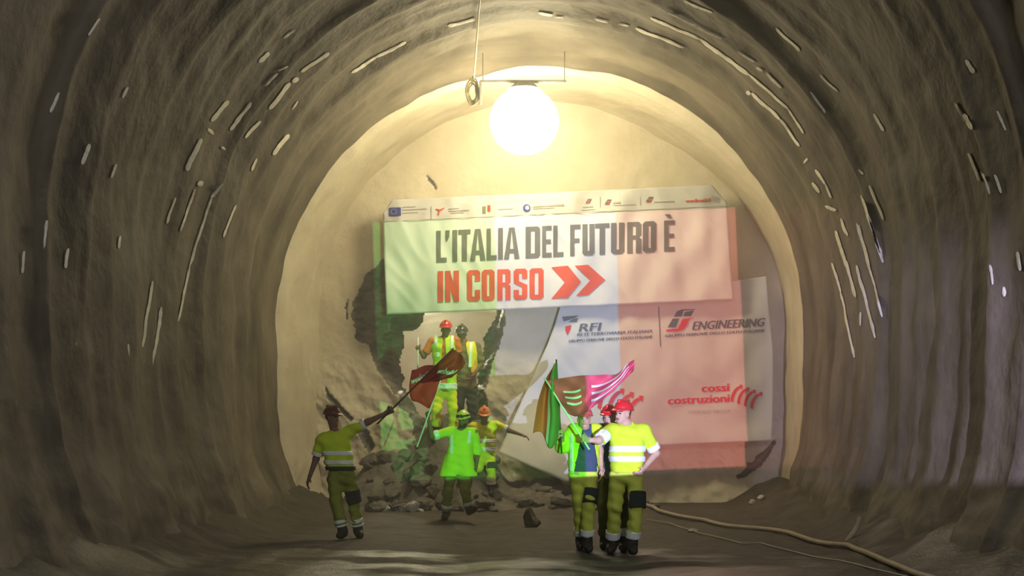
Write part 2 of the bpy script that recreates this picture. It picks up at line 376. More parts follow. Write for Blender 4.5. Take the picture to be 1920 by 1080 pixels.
def face():
    st = 2.4
    xs = np.arange(545, 1490, st); ys = np.arange(140, 985, st)
    gx, gy = np.meshgrid(xs, ys); P = np.stack([gx.ravel(), gy.ravel()], 1)
    jit = np.array([(noise.noise(Vector((p[0]*0.05, p[1]*0.05, 0)))*7 + noise.noise(Vector((p[0]*0.14, p[1]*0.14, 2)))*4,
                     noise.noise(Vector((p[0]*0.05, p[1]*0.05, 9)))*7) for p in P])
    dr = poly_sd(P+jit, RIM); dh = poly_sd(P+jit, HOLE); dc = poly_sd(P+jit*0.5, CRACK)
    for ck in CRACKS: dc = np.minimum(dc, poly_sd(P+jit*0.5, ck))
    V = []
    for i, (x, y) in enumerate(P):
        q = W(x, y, FACE_Y); X, Z = q.x, q.z
        d = 0.05*fbm(X*0.7, Z*0.7, 11, 4)
        lowf = sstep(620, 800, y)
        d += lowf*0.11*fbm(X*2.1, Z*2.1+X*1.2, 4, 6) + lowf*0.08*abs(noise.noise(Vector((X*1.6+Z*1.2, Z*0.7, 9))))
        if x < 720: d -= lowf*0.25*sstep(720, 640, x)     # lumpy sprayed toe at lower left
        d -= 0.35*sstep(880, 960, y)
        if dr[i] < 0:
            e = min(1, -dr[i]/14.0)
            u_ = (X*0.72 - Z*0.69)   # tilted layers
            lay = noise.noise(Vector((u_*7, (X+Z)*0.7, 1)))*0.10 + fbm(X*3, Z*3, 6, 3)*0.06
            d += 0.16*e + lay*e + 0.55*max(0, 1-max(0, dh[i])/28.0)*e
        if dc[i] < 0: d += min(0.14, -dc[i]*0.03)
        V.append(W(x, y, FACE_Y)+Vector((0, d, 0)))
    nx = len(xs); Fc, mi = [], []
    for j in range(len(ys)-1):
        for i in range(nx-1):
            a = j*nx+i
            ids = (a, a+1, a+nx+1, a+nx)
            if all(dh[k] < 0 for k in ids): continue
            Fc.append(ids[::-1]); mi.append(1 if (np.mean([dr[k] for k in ids]) < 0 or np.mean([dc[k] for k in ids]) < 0) else 0)
    o = obj('wall_back', V, Fc, [MT['shotcrete_pale'], MT['rock_dark']])
    o.data.polygons.foreach_set('material_index', mi); tag(o, kind='structure')
face()
def beyond():
    V, Fc = [], []; n = 40
    ys = [25.9, 27, 29, 31, 33, 35, 36]
    for Y in ys:
        for i in range(n+1):
            a = math.pi*i/n; r = 3.6 if Y < 35.5 else 0.05
            x = -1.9 + r*math.cos(a); z = 0.9 + 1.05*r*math.sin(a)
            V.append((x+0.1*fbm(x, z, Y), Y+0.1*fbm(x, z, Y+7), z))
    for j in range(len(ys)-1):
        for i in range(n): a = j*(n+1)+i; Fc.append((a, a+1, a+n+2, a+n+1))
    o = obj('wall_heading', V, Fc, MT['shotcrete_pale']); tag(o, kind='structure')
    f = obj('floor_heading', [(-5.6, 25.75, 1.35), (1.8, 25.75, 1.35), (1.8, 36, 1.35), (-5.6, 36, 1.35)], [(0, 1, 2, 3)], MT['rock']); tag(f, kind='structure')
beyond()

# ---------------------------------------------------------------- rubble heap and rocks
def heap_h(X, Y):
    t = sstep(21.9, 24.2, Y)
    lat = (0.58*sstep(-3.85, -3.1, X)+0.42*sstep(-2.5, -1.95, X))*(1 - 0.72*sstep(-1.45, -0.55, X))*(1 - sstep(0.2, 1.3, X))
    z = 1.62*t*lat
    z += (0.20*fbm(X*1.5, Y*1.5, 8, 5) + 0.16*(0.25-abs(noise.noise(Vector((X*3.1, Y*3.1, 2))))) + 0.09*(0.25-abs(noise.noise(Vector((X*7.5, Y*7.5, 5))))))*min(1, z*3)
    return z
heap = grid_obj('rubble_heap', list(np.arange(-3.55, 1.6, 0.045)), list(np.arange(21.7, 25.16, 0.045)), lambda x, y: ground(x, y) - 0.06 + heap_h(x, y), MT['rock'])
tag(heap, 'heap of dark broken rock sloping down from the breakthrough hole', 'rubble', kind='stuff')

def rock_mesh(seed, sx, sy, sz, pts=None):
    rnd = random.Random(seed); bm = bmesh.new(); bmesh.ops.create_icosphere(bm, subdivisions=3, radius=1)
    pl = []
    for _ in range(11):
        v = Vector((rnd.gauss(0, 1), rnd.gauss(0, 1), rnd.gauss(0, 1))).normalized(); pl.append((v, rnd.uniform(0.6, 0.98)))
    for v in bm.verts:
        d = v.co.normalized(); r = 1.25
        for n_, h_ in pl:
            c = d.dot(n_)
            if c > 0.05: r = min(r, h_/c)
        r *= 1+0.06*noise.noise(d*3+Vector((seed, 0, 0)))
        v.co = Vector((d.x*r*sx, d.y*r*sy, d.z*r*sz))
    return bm
def rock(seed, px, py, Y, size, m, label, group=None, flat=0.7, sink=0.3):
    p = W(px, py, Y); g = max(ground(p.x, Y), ground(p.x, Y)-0.06+heap_h(p.x, Y))
    rnd = random.Random(seed*13+1); sx = size*rnd.uniform(.8, 1.35); sy = size*rnd.uniform(.7, 1.1); sz = size*rnd.uniform(.75, 1.1)*flat
    o = obj_bm('rock', rock_mesh(seed, sx, sy, sz), m, None, False)
    o.location = (p.x, Y, g + sz*(0.75-sink)); o.rotation_euler = (rnd.uniform(-.3, .3), rnd.uniform(-.3, .3), rnd.uniform(0, 6.28))
    tag(o, label, 'rock', group)
    return o
rs = 1
for i in range(130):
    px = random.uniform(690, 930); Y = random.uniform(22.0, 24.3)
    if 800 < px < 872 and Y > 22.9: continue
    rock(rs, px, 900, Y, random.choice((0.06, 0.07, 0.09, 0.11, 0.14, 0.18)), MT['rock'], 'jagged dark rock lying in the rubble heap below the hole', 'dark rocks in the rubble heap'); rs += 1
for i in range(22):
    px = random.uniform(935, 1230); Y = random.uniform(22.3, 23.9)
    rock(rs, px, 900, Y, random.choice((0.07, 0.1, 0.14, 0.2)), MT['rock'], 'low brown stone scattered right of the rubble heap', 'stones scattered beside the heap', flat=0.5); rs += 1
for px, Y, sz, lab in ((775, 22.05, 0.17, 'large pale glinting rock at the front foot of the rubble heap'),
                       (722, 22.1, 0.10, 'small pale rock at the left front of the rubble heap'),
                       (789, 21.95, 0.07, 'little whitish stone just right of the large pale rock'),
                       (760, 22.05, 0.11, 'flat grey-white rock just left of the large pale rock')):
    rock(rs, px, 940, Y, sz, MT['rock_pale'], lab); rs += 1
for px, Y, sz, lab in ((1411, 22.9, 0.075, 'left one of two small tan stones under the hanging banner corner'), (1427, 22.9, 0.07, 'right one of two small tan stones under the hanging banner corner'),
                       (1298, 18.4, 0.055, 'single pale pebble between hose and cable on the floor')):
    rock(rs, px, 940, Y, sz, MT['rock_pale'], lab); rs += 1
# pointed stone in the middle of the floor
bm = rock_mesh(501, 0.155, 0.15, 0.13)
for v in bm.verts:
    if v.co.z > 0: v.co.z *= 1.0 + 1.3*max(0, 1-math.hypot(v.co.x+0.03, v.co.y)/0.10)
o = obj_bm('rock', bm, MT['rock'], None, False); p = W(996, 975, 19.6); o.location = (p.x, 19.6, ground(p.x, 19.6)+0.09)
tag(o, 'lone brown pointed stone on the floor between the walkers', 'rock')

# ---------------------------------------------------------------- banners
def catmull(P, t):
    n = len(P)-1; x = min(max(t, 0), 1)*n; i = min(int(x), n-1); f = x-i
    p0 = P[max(i-1, 0)]; p1 = P[i]; p2 = P[i+1]; p3 = P[min(i+2, n)]
    return 0.5*((2*p1) + (p2-p0)*f + (2*p0-5*p1+4*p2-p3)*f*f + (3*p1-p0-3*p2+p3)*f*f*f)
def lin(P, t):
    n = len(P)-1; x = min(max(t, 0), 1)*n; i = min(int(x), n-1); f = x-i
    return P[i]*(1-f)+P[i+1]*f
def wrinkle(px, py):
    a = 0.018*math.sin(px*0.045 + 1.3*math.sin(py*0.02)) * (0.4+0.6*noise.noise(Vector((px*0.006, py*0.006, 3))))
    b = 0.05*noise.noise(Vector(((px+py*0.9)*0.014, (px-py)*0.004, 1)))
    c = 0.03*noise.noise(Vector((px*0.03, py*0.012, 7)))
    e = 0.02*abs(noise.noise(Vector(((px-py*0.8)*0.03, (px+py)*0.008, 21))))
    return (a+b+c+e)*1.35
MAIN_Y, LOW_Y = 24.62, 24.86
def main_surf(px, py): return W(px, py, MAIN_Y + wrinkle(px, py)*1.35)
def low_depth(px, py):
    t = sstep(720, 900, py)*sstep(1250, 1060, px)
    top = sstep(600, 560, py)*0.04
    bil = 0.05*noise.noise(Vector(((px*0.5+py)*0.016, (px-py*0.5)*0.008, 12)))
    edge = -0.10*sstep(790, 835, py)*sstep(1150, 1250, px)*abs(math.sin(px*0.017))
    return LOW_Y + wrinkle(px, py) + bil - 1.15*t + top + edge
def low_surf(px, py): return W(px, py, low_depth(px, py))
def banner_sheet(name, Lp, Rp, nu, nv, surf, parent, botf=None):
    Lp = [np.array(p, float) for p in Lp]; Rp = [np.array(p, float) for p in Rp]
    V = []
    for j in range(nv+1):
        for i in range(nu+1):
            u, v = i/nu, j/nv; q = lin(Lp, v)*(1-u)+lin(Rp, v)*u
            py = q[1] + (botf(u)*v**3 if botf else 0)
            V.append(surf(q[0], py))
    m = nu+1
    Fc = [(j*m+i, (j+1)*m+i, (j+1)*m+i+1, j*m+i+1) for j in range(nv) for i in range(nu)]
    o = obj(name, V, Fc, MT['banner'], parent)
    md = o.modifiers.new('thickness', 'SOLIDIFY'); md.thickness = 0.004; md.offset = 1.0
    return o
def ink(name, polys, surf, m, parent, off=0.022, maxlen=9.0, label=None):
    """flat shapes in face coordinates laid onto a banner surface"""
    bm = bmesh.new()
    for P in polys:
        try: bm.faces.new([bm.verts.new((p[0], p[1], 0)) for p in P])
        except ValueError: pass
    bmesh.ops.triangulate(bm, faces=bm.faces[:])
    for _ in range(4):
        es = [e for e in bm.edges if e.calc_length() > maxlen]
        if not es: break
        bmesh.ops.subdivide_edges(bm, edges=es, cuts=1)
        bmesh.ops.triangulate(bm, faces=bm.faces[:])
    for v in bm.verts: v.co = surf(v.co.x, v.co.y) - Vector((0, off, 0))
    bmesh.ops.recalc_face_normals(bm, faces=bm.faces[:])
    for f in bm.faces:
        if f.normal.y > 0: f.normal_flip()
    return obj_bm(name, bm, m, parent, True, label)

T_, B_ = 0.17, 0.145
def R_(a, b, c, d): return [(a, b), (c, b), (c, d), (a, d)]
def glyph(ch, w):
    """condensed block capital: unit height, width w in heights"""
    t, b = min(T_, w*0.42), B_; c = 0.075
    stemL = R_(0, 0, t, 1); stemR = R_(w-t, 0, w, 1)
    ring = lambda: dict(l=R_(0, c, t, 1-c), r=R_(w-t, c, w, 1-c), t=R_(c, 1-b, w-c, 1), b=R_(c, 0, w-c, b),
                        tl=[(0, 1-c), (t, 1-c-0.03), (t, 1-b), (c, 1)], tr=[(w, 1-c), (w-c, 1), (w-t, 1-b), (w-t, 1-c-0.03)],
                        bl=[(0, c), (c, 0), (t, b), (t, c+0.03)], br=[(w, c), (w-t, c+0.03), (w-t, b), (w-c, 0)])
    if ch == 'I': return [R_(0, 0, w, 1)]
    if ch == 'L': return [stemL, R_(0, 0, w, b)]
    if ch == "'": return [[(0, 1), (w, 1), (w*0.9, 0.78), (w*0.3, 0.64), (w*0.1, 0.68), (w*0.35, 0.8), (0, 0.8)]]
    if ch == 'T': return [R_(0, 1-b, w, 1), R_(w/2-t/2, 0, w/2+t/2, 1-b)]
    if ch == 'A': return [[(0, 0), (t*0.95, 0), (w*0.5, 0.9), (w*0.5, 1), (w*0.32, 1)], [(w, 0), (w-t*0.95, 0), (w*0.5, 0.9), (w*0.5, 1), (w*0.68, 1)], R_(w*0.22, 0.19, w*0.78, 0.32)]
    if ch == 'D':
        g = ring(); return [stemL, R_(t, 1-b, w-c, 1), R_(t, 0, w-c, b), g['r'], g['tr'], g['br']]
    if ch in 'EÈ':
        o = [stemL, R_(t, 1-b, w, 1), R_(t, 0, w, b), R_(t, 0.43, w*0.92, 0.57)]
        if ch == 'È': o.append([(w*0.05, 1.2), (w*0.55, 1.2), (w*0.75, 1.06), (w*0.42, 1.06)])
        return o
    if ch == 'F': return [stemL, R_(t, 1-b, w, 1), R_(t, 0.42, w*0.9, 0.56)]
    if ch == 'U':
        g = ring(); return [R_(0, c, t, 1), R_(w-t, c, w, 1), g['b'], g['bl'], g['br']]
    if ch == 'O': return list(ring().values())
    if ch == 'C':
        g = ring(); g['r'] = R_(w-t, 1-0.36, w, 1-c); g['r2'] = R_(w-t, c, w, 0.36); return list(g.values())
    if ch == 'R':
        g = ring(); return [stemL, R_(t, 1-b, w-c, 1), g['tr'], R_(w-t, 0.56, w, 1-c), R_(t, 0.44, w-c, 0.57), R_(w-t, 0, w, 0.46), [(w-t, 0.46), (w, 0.46), (w-c, 0.51), (w, 0.58), (w-t, 0.58)]]
    if ch == 'N': return [stemL, stemR, [(0, 1), (t*0.9, 1), (w, 0), (w-t*0.9, 0)]]
    if ch == 'S':
        g = ring(); return [g['t'], g['b'], g['tl'], g['tr'], g['bl'], g['br'], R_(0, 0.55, t, 1-c), R_(w-t, c, w, 0.47), R_(w-t, 0.68, w, 1-c), R_(0, c, t, 0.32),
                            [(0, 0.55), (t, 0.60), (w, 0.47), (w-t, 0.40)]]
    return []
def headline(chars, ox, oy, sc, x_ref, base, top):
    """chars: (letter, x0, x1) in crop units; base/top: (y at x_ref0, y at x_ref1)"""
    polys = []
    for ch, x0, x1 in chars:
        def yb(x): return base[0]+(base[1]-base[0])*(x-x_ref[0])/(x_ref[1]-x_ref[0])
        def yt(x): return top[0]+(top[1]-top[0])*(x-x_ref[0])/(x_ref[1]-x_ref[0])
        H = yb(x0)-yt(x0); w = (x1-x0)/H
        for P in glyph(ch, w):
            Q = []
            for gx, gy in P:
                x = x0+gx*H; y = yb(x)+(yt(x)-yb(x))*gy
                Q.append((ox+x/sc, oy+y/sc))
            polys.append(Q)
    return polys
def text_polys(txt, x0, x1, ybase, h, slope=0.0, shear=0.0):
    """ordinary small lettering from the built-in font, fitted between x0 and x1"""
    cu = bpy.data.curves.new('t', 'FONT'); cu.body = txt; cu.size = 1.0; cu.resolution_u = 2
    ob = bpy.data.objects.new('t', cu); COL.objects.link(ob)
    dg = bpy.context.evaluated_depsgraph_get(); ev = ob.evaluated_get(dg); me = ev.to_mesh()
    vs = [v.co.copy() for v in me.vertices]; fs = [list(f.vertices) for f in me.polygons]
    ev.to_mesh_clear(); bpy.data.objects.remove(ob); bpy.data.curves.remove(cu)
    if not vs: return []
    xa = min(v.x for v in vs); xb = max(v.x for v in vs); cap = 0.69
    def mp(v):
        gx = (v.x-xa)/(xb-xa); yy = v.y/cap*h
        x = x0+gx*(x1-x0) + shear*yy
        return (x, ybase - yy + slope*(x-x0))
    return [[mp(vs[i]) for i in f] for f in fs]
def bold(polys, d):
    out = []
    for dx in (-d, 0, d):
        out += [[(x+dx, y) for x, y in P] for P in polys]
    return out
def bars(lst, slope, x_ref):
    return [[(x0, y0+slope*(x0-x_ref)), (x1, y0+slope*(x1-x_ref)), (x1, y1+slope*(x1-x_ref)), (x0, y1+slope*(x0-x_ref))] for x0, y0, x1, y1 in lst]
def arcs(cx, cy, s, n=4, hook=True):
    """the four slanted curved stripes of the builder's mark"""
    out = []
    for k in range(n):
        ox, oy = cx + s*(-0.42+0.27*k), cy + s*(-0.12+0.10*k)
        pts_o, pts_i = [], []
        for i in range(9):
            t = i/8; ang = math.radians(180 - 75*t); r = s*0.62
            x = ox + r*math.cos(ang)*0.75 + r*0.45; y = oy - r*math.sin(ang) + s*0.52
            wd_ = s*0.055*(1-0.15*t)
            pts_o.append((x-wd_, y-wd_*0.5)); pts_i.append((x+wd_, y+wd_*0.7))
        for i in range(8): out.append([pts_o[i], pts_o[i+1], pts_i[i+1], pts_i[i]])
        x, y = pts_i[-1]
        if hook: out.append([(x-s*0.09, y-s*0.11), (x+s*0.05, y-s*0.10), (x+s*0.02, y+s*0.07), (x-s*0.03, y+s*0.02)])
    return out
def fs_mark(x, y, w, h):
    """slanted rail mark: two dark strokes above, red tail below"""
    dark = [[(x+w*0.28, y+h*0.34), (x+w*0.38, y+h*0.10), (x+w*0.52, y+h*0.02), (x+w*0.62, y), (x+w*0.55, y+h*0.32)],
            [(x+w*0.62, y), (x+w, y+h*0.0), (x+w*0.98, y+h*0.04), (x+w*0.60, y+h*0.06)],
            [(x+w*0.60, y+h*0.32), (x+w*0.66, y+h*0.12), (x+w*0.96, y+h*0.06), (x+w*0.86, y+h*0.32)],
            [(x+w*0.06, y+h*0.82), (x+w*0.24, y+h*0.42), (x+w*0.46, y+h*0.42), (x+w*0.34, y+h*0.82)]]
    red = [[(x+w*0.44, y+h*0.80), (x+w*0.58, y+h*0.44), (x+w*0.82, y+h*0.40), (x+w*0.72, y+h*0.72), (x+w*0.60, y+h*0.92), (x+w*0.40, y+h)],
           [(x, y+h), (x+w*0.03, y+h*0.92), (x+w*0.44, y+h*0.88), (x+w*0.42, y+h)],
           [(x+w*0.82, y+h*0.40), (x+w*0.95, y+h*0.38), (x+w*0.9, y+h*0.42), (x+w*0.80, y+h*0.46)]]
    return dark, red

def banners():
    r = empty('banner', W(1040, 590, MAIN_Y), 'upper white banner with black and red headline across the tunnel face', 'banner')
    banner_sheet('sheet', [(735,375),(718,400),(719.5,447),(721,495),(723,542),(725,590)], [(1335,347),(1363,380),(1366,425),(1369,470),(1372,516),(1376,562)], 170, 60, main_surf, r)
    sc, ox, oy = 1920/700, 700, 330
    H1 = [('L',325,378),("'",372,393),('I',408,432),('T',438,500),('A',498,577),('L',583,635),('I',642,667),('A',672,752),('D',783,858),('E',868,917),('L',925,978),('F',1012,1065),('U',1075,1137),('T',1140,1214),('U',1222,1290),('R',1305,1377),('O',1385,1454),('È',1495,1549)]
    ink('headline_lettering', headline(H1, ox, oy, sc, (325, 1548), (446, 388), (283, 228)), main_surf, MT['ink'], r, label='black headline reading L\'ITALIA DEL FUTURO È')
    H2 = [('I',332,360),('N',370,441),('C',482,550),('O',558,624),('R',638,706),('S',722,792),('O',803,876)]
    ink('headline_lettering', headline(H2, ox, oy, sc, (332, 875), (650, 633), (490, 474)), main_surf, MT['ink_red'], r, label='red headline reading IN CORSO')
    def c5(P): return [(ox+x/sc, oy+y/sc) for x, y in P]
    for P1, P2 in (([(915,470),(1000,462),(1068,545),(985,548)], [(985,548),(1068,545),(1000,628),(915,632)]), ([(1035,462),(1105,457),(1192,535),(1115,538)], [(1115,538),(1192,535),(1105,613),(1042,618)])):
        ink('chevron', [c5(P1), c5(P2)], main_surf, MT['ink_red'], r, label='red arrow chevron')
    # logo strip
    ink('strip_line', bars([(720, 415, 1364, 416.2)], -0.0452, 720), main_surf, MT['ink_pale'], r)
    ink('flag_emblem', [c5([(82,164),(142,162),(143,205),(83,207)])], main_surf, MT['ink_blue'], r, label='small blue flag emblem')
    ink('emblem_stars', [[(738.5+5*math.cos(a)+0.8*math.cos(b), 397.3+5*math.sin(a)+0.8*math.sin(b)) for b in np.arange(0, 6.28, 1.257)] for a in np.arange(0, 6.28, 0.5236)], main_surf, MT['ink_gold'], r, off=0.03)
    small = [(755,388,780,389.3),(755,393,800,394.6),(755,399,785,400.3),(841,391,861,392.6),(841,395,880,397),(845,399,870,400.5),(934,392,962,393.2),(999,387,1058,388.6),(999,391,1040,392.2),(1030,384,1058,385.4)]
    for a, b, c, d in small: ink('small_print', [[(a, b), (c, b-0.0452*(c-a)), (c, d-0.0452*(c-a)), (a, d)]], main_surf, MT['ink_pale'], r)
    for a in ((808.5, 387, 809.6, 414), (1124.5, 369, 1125.5, 389), (1199.5, 369, 1200.5, 385)): ink('strip_divider', [R_(*a)], main_surf, MT['ink_pale'], r)
    ink('star_emblem', [[(825,393),(817,391),(818.5,393.5),(823,396)],[(825,393),(834,389),(832.5,392),(826,396)],[(823,394),(826,394),(823,404),(821,403)]], main_surf, MT['ink_red'], r)
    ink('shield_emblem', [R_(904.5, 387, 911, 400.5)], main_surf, MT['ink_green'], r); ink('shield_emblem', [R_(914, 385, 919.5, 397)], main_surf, MT['ink_red'], r)
    ink('globe_emblem', [[(987.5+7.2*math.cos(a), 390.5+7.2*math.sin(a)) for a in np.arange(0, 6.28, 0.3)]], main_surf, MT['ink_blue'], r)
    ink('globe_crescent', [[(989+3.8*math.cos(a), 390+4*math.sin(a)) for a in np.arange(0.5, 5.6, 0.3)]], main_surf, MT['ink_white'], r, off=0.03)
    for (x, y, w, h) in ((1097, 373, 13, 9), (1133, 374, 14, 10.5), (1210, 369, 15, 11)):
        d_, e_ = fs_mark(x, y, w, h)
        ink('rail_mark', d_, main_surf, MT['ink_grey'], r); ink('rail_mark_tail', e_, main_surf, MT['ink_crimson'], r)
    small = [(1092,388,1112,389.4),(1090,393.5,1115,394.6),(1149,379,1163,382),(1149,385,1192,386),(1226,378.5,1264,380.3)]
    for a, b, c, d in small: ink('small_print', [[(a, b), (c, b-0.0452*(c-a)), (c, d-0.0452*(c-a)), (a, d)]], main_surf, MT['ink_pale'], r)
    ink('builder_lettering', bold(text_polys('webuild', 1285, 1331, 380.5, 6.8, -0.045), 0.5), main_surf, MT['ink_red'], r)
    ink('builder_mark', arcs(1341, 371.5, 14), main_surf, MT['ink_pale'], r)
    rp_ = []
    # lower banner
    q = empty('banner', W(1240, 835, LOW_Y), 'lower white banner with railway and builder logos, torn down at its left corner', 'banner')
    def bf(u): return 62*max(0, u/0.25 if u < 0.25 else 1-(u-0.25)/0.33)
    banner_sheet('sheet', [(1052,570),(1040,610),(1027,645),(1000,705),(965,780),(935,848)], [(1437,518),(1443,590),(1450,660),(1450,720),(1449,775),(1448,826)], 130, 90, low_surf, q, bf)
    ink('rail_emblem', [[(1053.5,594),(1085,591.5),(1079,596),(1064,601),(1057,603)], [(1065,604),(1075,598),(1084,596.5),(1081.5,604)]], low_surf, MT['ink_grey'], q)
    ink('rail_emblem_tail', [[(1060,612),(1071,609.5),(1069.5,618),(1064,629),(1060,620)]], low_surf, MT['ink_crimson'], q, label='red drop of the emblem')
    ink('company_lettering', bold(text_polys('RFI', 1085.5, 1124, 622, 15, -0.05, 0.25), 0.9), low_surf, MT['ink_grey'], q)
    ink('company_lettering', bold(text_polys('RETE FERROVIARIA ITALIANA', 1082, 1223, 630.5, 5.6, -0.05, 0.2), 0.4), low_surf, MT['ink_grey'], q)
    ink('company_lettering', bold(text_polys('GRUPPO FERROVIE DELLO STATO ITALIANE', 1066, 1223, 642.5, 5.2, -0.055, 0.2), 0.4), low_surf, MT['ink_grey'], q)
    ink('divider_line', [[(1234,575),(1235.6,575),(1239,650),(1237.4,650)]], low_surf, MT['ink_grey'], q)
    d_, e_ = fs_mark(1248, 580, 55, 41.5)
    ink('rail_mark', d_, low_surf, MT['ink_grey'], q); ink('rail_mark_tail', e_, low_surf, MT['ink_crimson'], q, label='red tail of the rail mark')
    ink('company_lettering', bold(text_polys('ENGINEERING', 1298, 1431, 619, 15.5, -0.055, 0.25), 0.8), low_surf, MT['ink_grey'], q)
    ink('company_lettering', bold(text_polys('GRUPPO FERROVIE DELLO STATO ITALIANE', 1247, 1433, 632.5, 5.2, -0.055, 0.2), 0.4), low_surf, MT['ink_grey'], q)
    ink('builder_lettering', bold(text_polys('cossi', 1316, 1366.5, 735.5, 15, -0.05), 1.2), low_surf, MT['ink_crimson'], q)
    ink('builder_lettering', bold(text_polys('costruzioni', 1253, 1367, 758.5, 15, -0.045), 1.2), low_surf, MT['ink_crimson'], q)
    ink('builder_lettering', text_polys('WEBUILD GROUP', 1290, 1370, 776, 6, -0.03), low_surf, MT['ink_pale'], q)
    ink('builder_mark', arcs(1400, 734, 46), low_surf, MT['ink_crimson'], q)
    ink('builder_mark', arcs(1164, 740, 66), low_surf, MT['ink_crimson'], q, label='large red striped mark behind the marchers')
banners()

# ---------------------------------------------------------------- solid modelling of figures: smooth unions of tapered limbs
class Grid:
    def __init__(s, lo, hi, h):
        s.h = h; s.lo = np.array(lo, float); s.n = np.ceil((np.array(hi)-s.lo)/h).astype(int)+1
        s.d = np.full(s.n, 0.5, np.float32)
    def win(s, lo, hi):
        a = np.clip(np.floor((lo-s.lo)/s.h).astype(int), 0, s.n); b = np.clip(np.ceil((hi-s.lo)/s.h).astype(int)+1, 0, s.n)
        if (b <= a).any(): return None
        ax = [s.lo[i]+s.h*np.arange(a[i], b[i]) for i in range(3)]
        X, Y, Z = np.meshgrid(*ax, indexing='ij', sparse=True)
        return (slice(a[0], b[0]), slice(a[1], b[1]), slice(a[2], b[2])), X, Y, Z
    def mix(s, sl, d, k):
        o = s.d[sl]; hh = np.clip(0.5+0.5*(o-d)/k, 0, 1); s.d[sl] = d*hh+o*(1-hh)-k*hh*(1-hh)
    def cap(s, a, b, ra, rb=None, k=0.03, fa=False, fb=False, sub=False):
        rb = ra if rb is None else rb; a = np.array(a, float); b = np.array(b, float)
        m = max(ra, rb)+k+2*s.h; w = s.win(np.minimum(a, b)-m, np.maximum(a, b)+m)
        if w is None: return
        sl, X, Y, Z = w; e = b-a; l2 = max(e@e, 1e-9)
        t0 = ((X-a[0])*e[0]+(Y-a[1])*e[1]+(Z-a[2])*e[2])/l2; t = np.clip(t0, 0, 1)
        d = np.sqrt((X-a[0]-t*e[0])**2+(Y-a[1]-t*e[1])**2+(Z-a[2]-t*e[2])**2)-(ra+(rb-ra)*t)
        L = math.sqrt(l2)
        if fb: d = np.maximum(d, (t0-1)*L)
        if fa: d = np.maximum(d, -t0*L)
        if sub: s.d[sl] = np.maximum(s.d[sl], -d)
        else: s.mix(sl, d.astype(np.float32), k)
    def ell(s, c, ax, r, k=0.02, sub=False):
        c = np.array(c, float); m = max(r)+k+2*s.h; w = s.win(c-m, c+m)
        if w is None: return
        sl, X, Y, Z = w; q = []
        for i in range(3): q.append((X-c[0])*ax[i][0]+(Y-c[1])*ax[i][1]+(Z-c[2])*ax[i][2])
        k0 = np.sqrt(sum((q[i]/r[i])**2 for i in range(3))); k1 = np.sqrt(sum((q[i]/r[i]**2)**2 for i in range(3)))+1e-9
        d = k0*(k0-1)/k1
        if sub: s.d[sl] = np.maximum(s.d[sl], -d)
        else: s.mix(sl, d.astype(np.float32), k)
    def xyz(s):
        ax = [s.lo[i]+s.h*np.arange(s.n[i]) for i in range(3)]
        return np.meshgrid(*ax, indexing='ij', sparse=True)
    def half(s, p, n):   # keep the side against n
        X, Y, Z = s.xyz(); s.d = np.maximum(s.d, ((X-p[0])*n[0]+(Y-p[1])*n[1]+(Z-p[2])*n[2]).astype(np.float32))
    def wrinkle(s, amp, f=22.0, seed=0.0):
        X, Y, Z = s.xyz()
        s.d = s.d + (amp*(np.sin(f*(X*0.7+Z*1.1)+seed+2*np.sin(f*0.4*Y+seed))*np.sin(f*0.8*(Z-0.5*X)+Y*f*0.7+seed*2)+0.5*np.sin(f*1.9*Z+f*0.9*X+seed))).astype(np.float32)
    def mesh(s):
        d = s.d; ins = d < 0; nx, ny, nz = d.shape
        cnt = np.zeros((nx-1, ny-1, nz-1), np.int8)
        cor = [(i, j, k) for i in (0, 1) for j in (0, 1) for k in (0, 1)]
        for i, j, k in cor: cnt += ins[i:nx-1+i, j:ny-1+j, k:nz-1+k]
        act = np.argwhere((cnt > 0) & (cnt < 8))
        if len(act) == 0: return [], []
        idx = np.full(cnt.shape, -1, np.int64); idx[tuple(act.T)] = np.arange(len(act))
        P = np.zeros((len(act), 3)); C = np.zeros(len(act))
        val = {c: d[act[:, 0]+c[0], act[:, 1]+c[1], act[:, 2]+c[2]] for c in cor}
        for c in cor:
            for a in range(3):
                if c[a] == 0:
                    e = list(c); e[a] = 1; e = tuple(e); v0, v1 = val[c], val[e]; cr = (v0 < 0) != (v1 < 0)
                    t = np.where(cr, v0/np.where(cr, v0-v1, 1), 0)
                    p = np.tile(np.array(c, float), (len(act), 1)); p[:, a] = t
                    P[cr] += p[cr]; C[cr] += 1
        P = (P/C[:, None]+act)*s.h+s.lo
        Fs = []
        for a in range(3):
            b, c = (a+1) % 3, (a+2) % 3
            n = list(d.shape); sl0 = [slice(None)]*3; sl1 = [slice(None)]*3
            sl0[a] = slice(0, n[a]-1); sl1[a] = slice(1, n[a])
            i0, i1 = ins[tuple(sl0)], ins[tuple(sl1)]
            e = np.argwhere(i0 != i1)
            e = e[(e[:, b] > 0) & (e[:, c] > 0) & (e[:, b] < n[b]-1) & (e[:, c] < n[c]-1)]
            if len(e) == 0: continue
            fl_ = i0[tuple(e.T)]
            def cell(db, dc):
                q = e.copy(); q[:, b] -= db; q[:, c] -= dc; return idx[tuple(q.T)]
            Q = np.stack([cell(1, 1), cell(0, 1), cell(0, 0), cell(1, 0)], 1)
            Q[~fl_] = Q[~fl_][:, ::-1]; Fs.append(Q)
        Fq = np.concatenate(Fs); Fq = Fq[(Fq >= 0).all(1)]
        return P, Fq
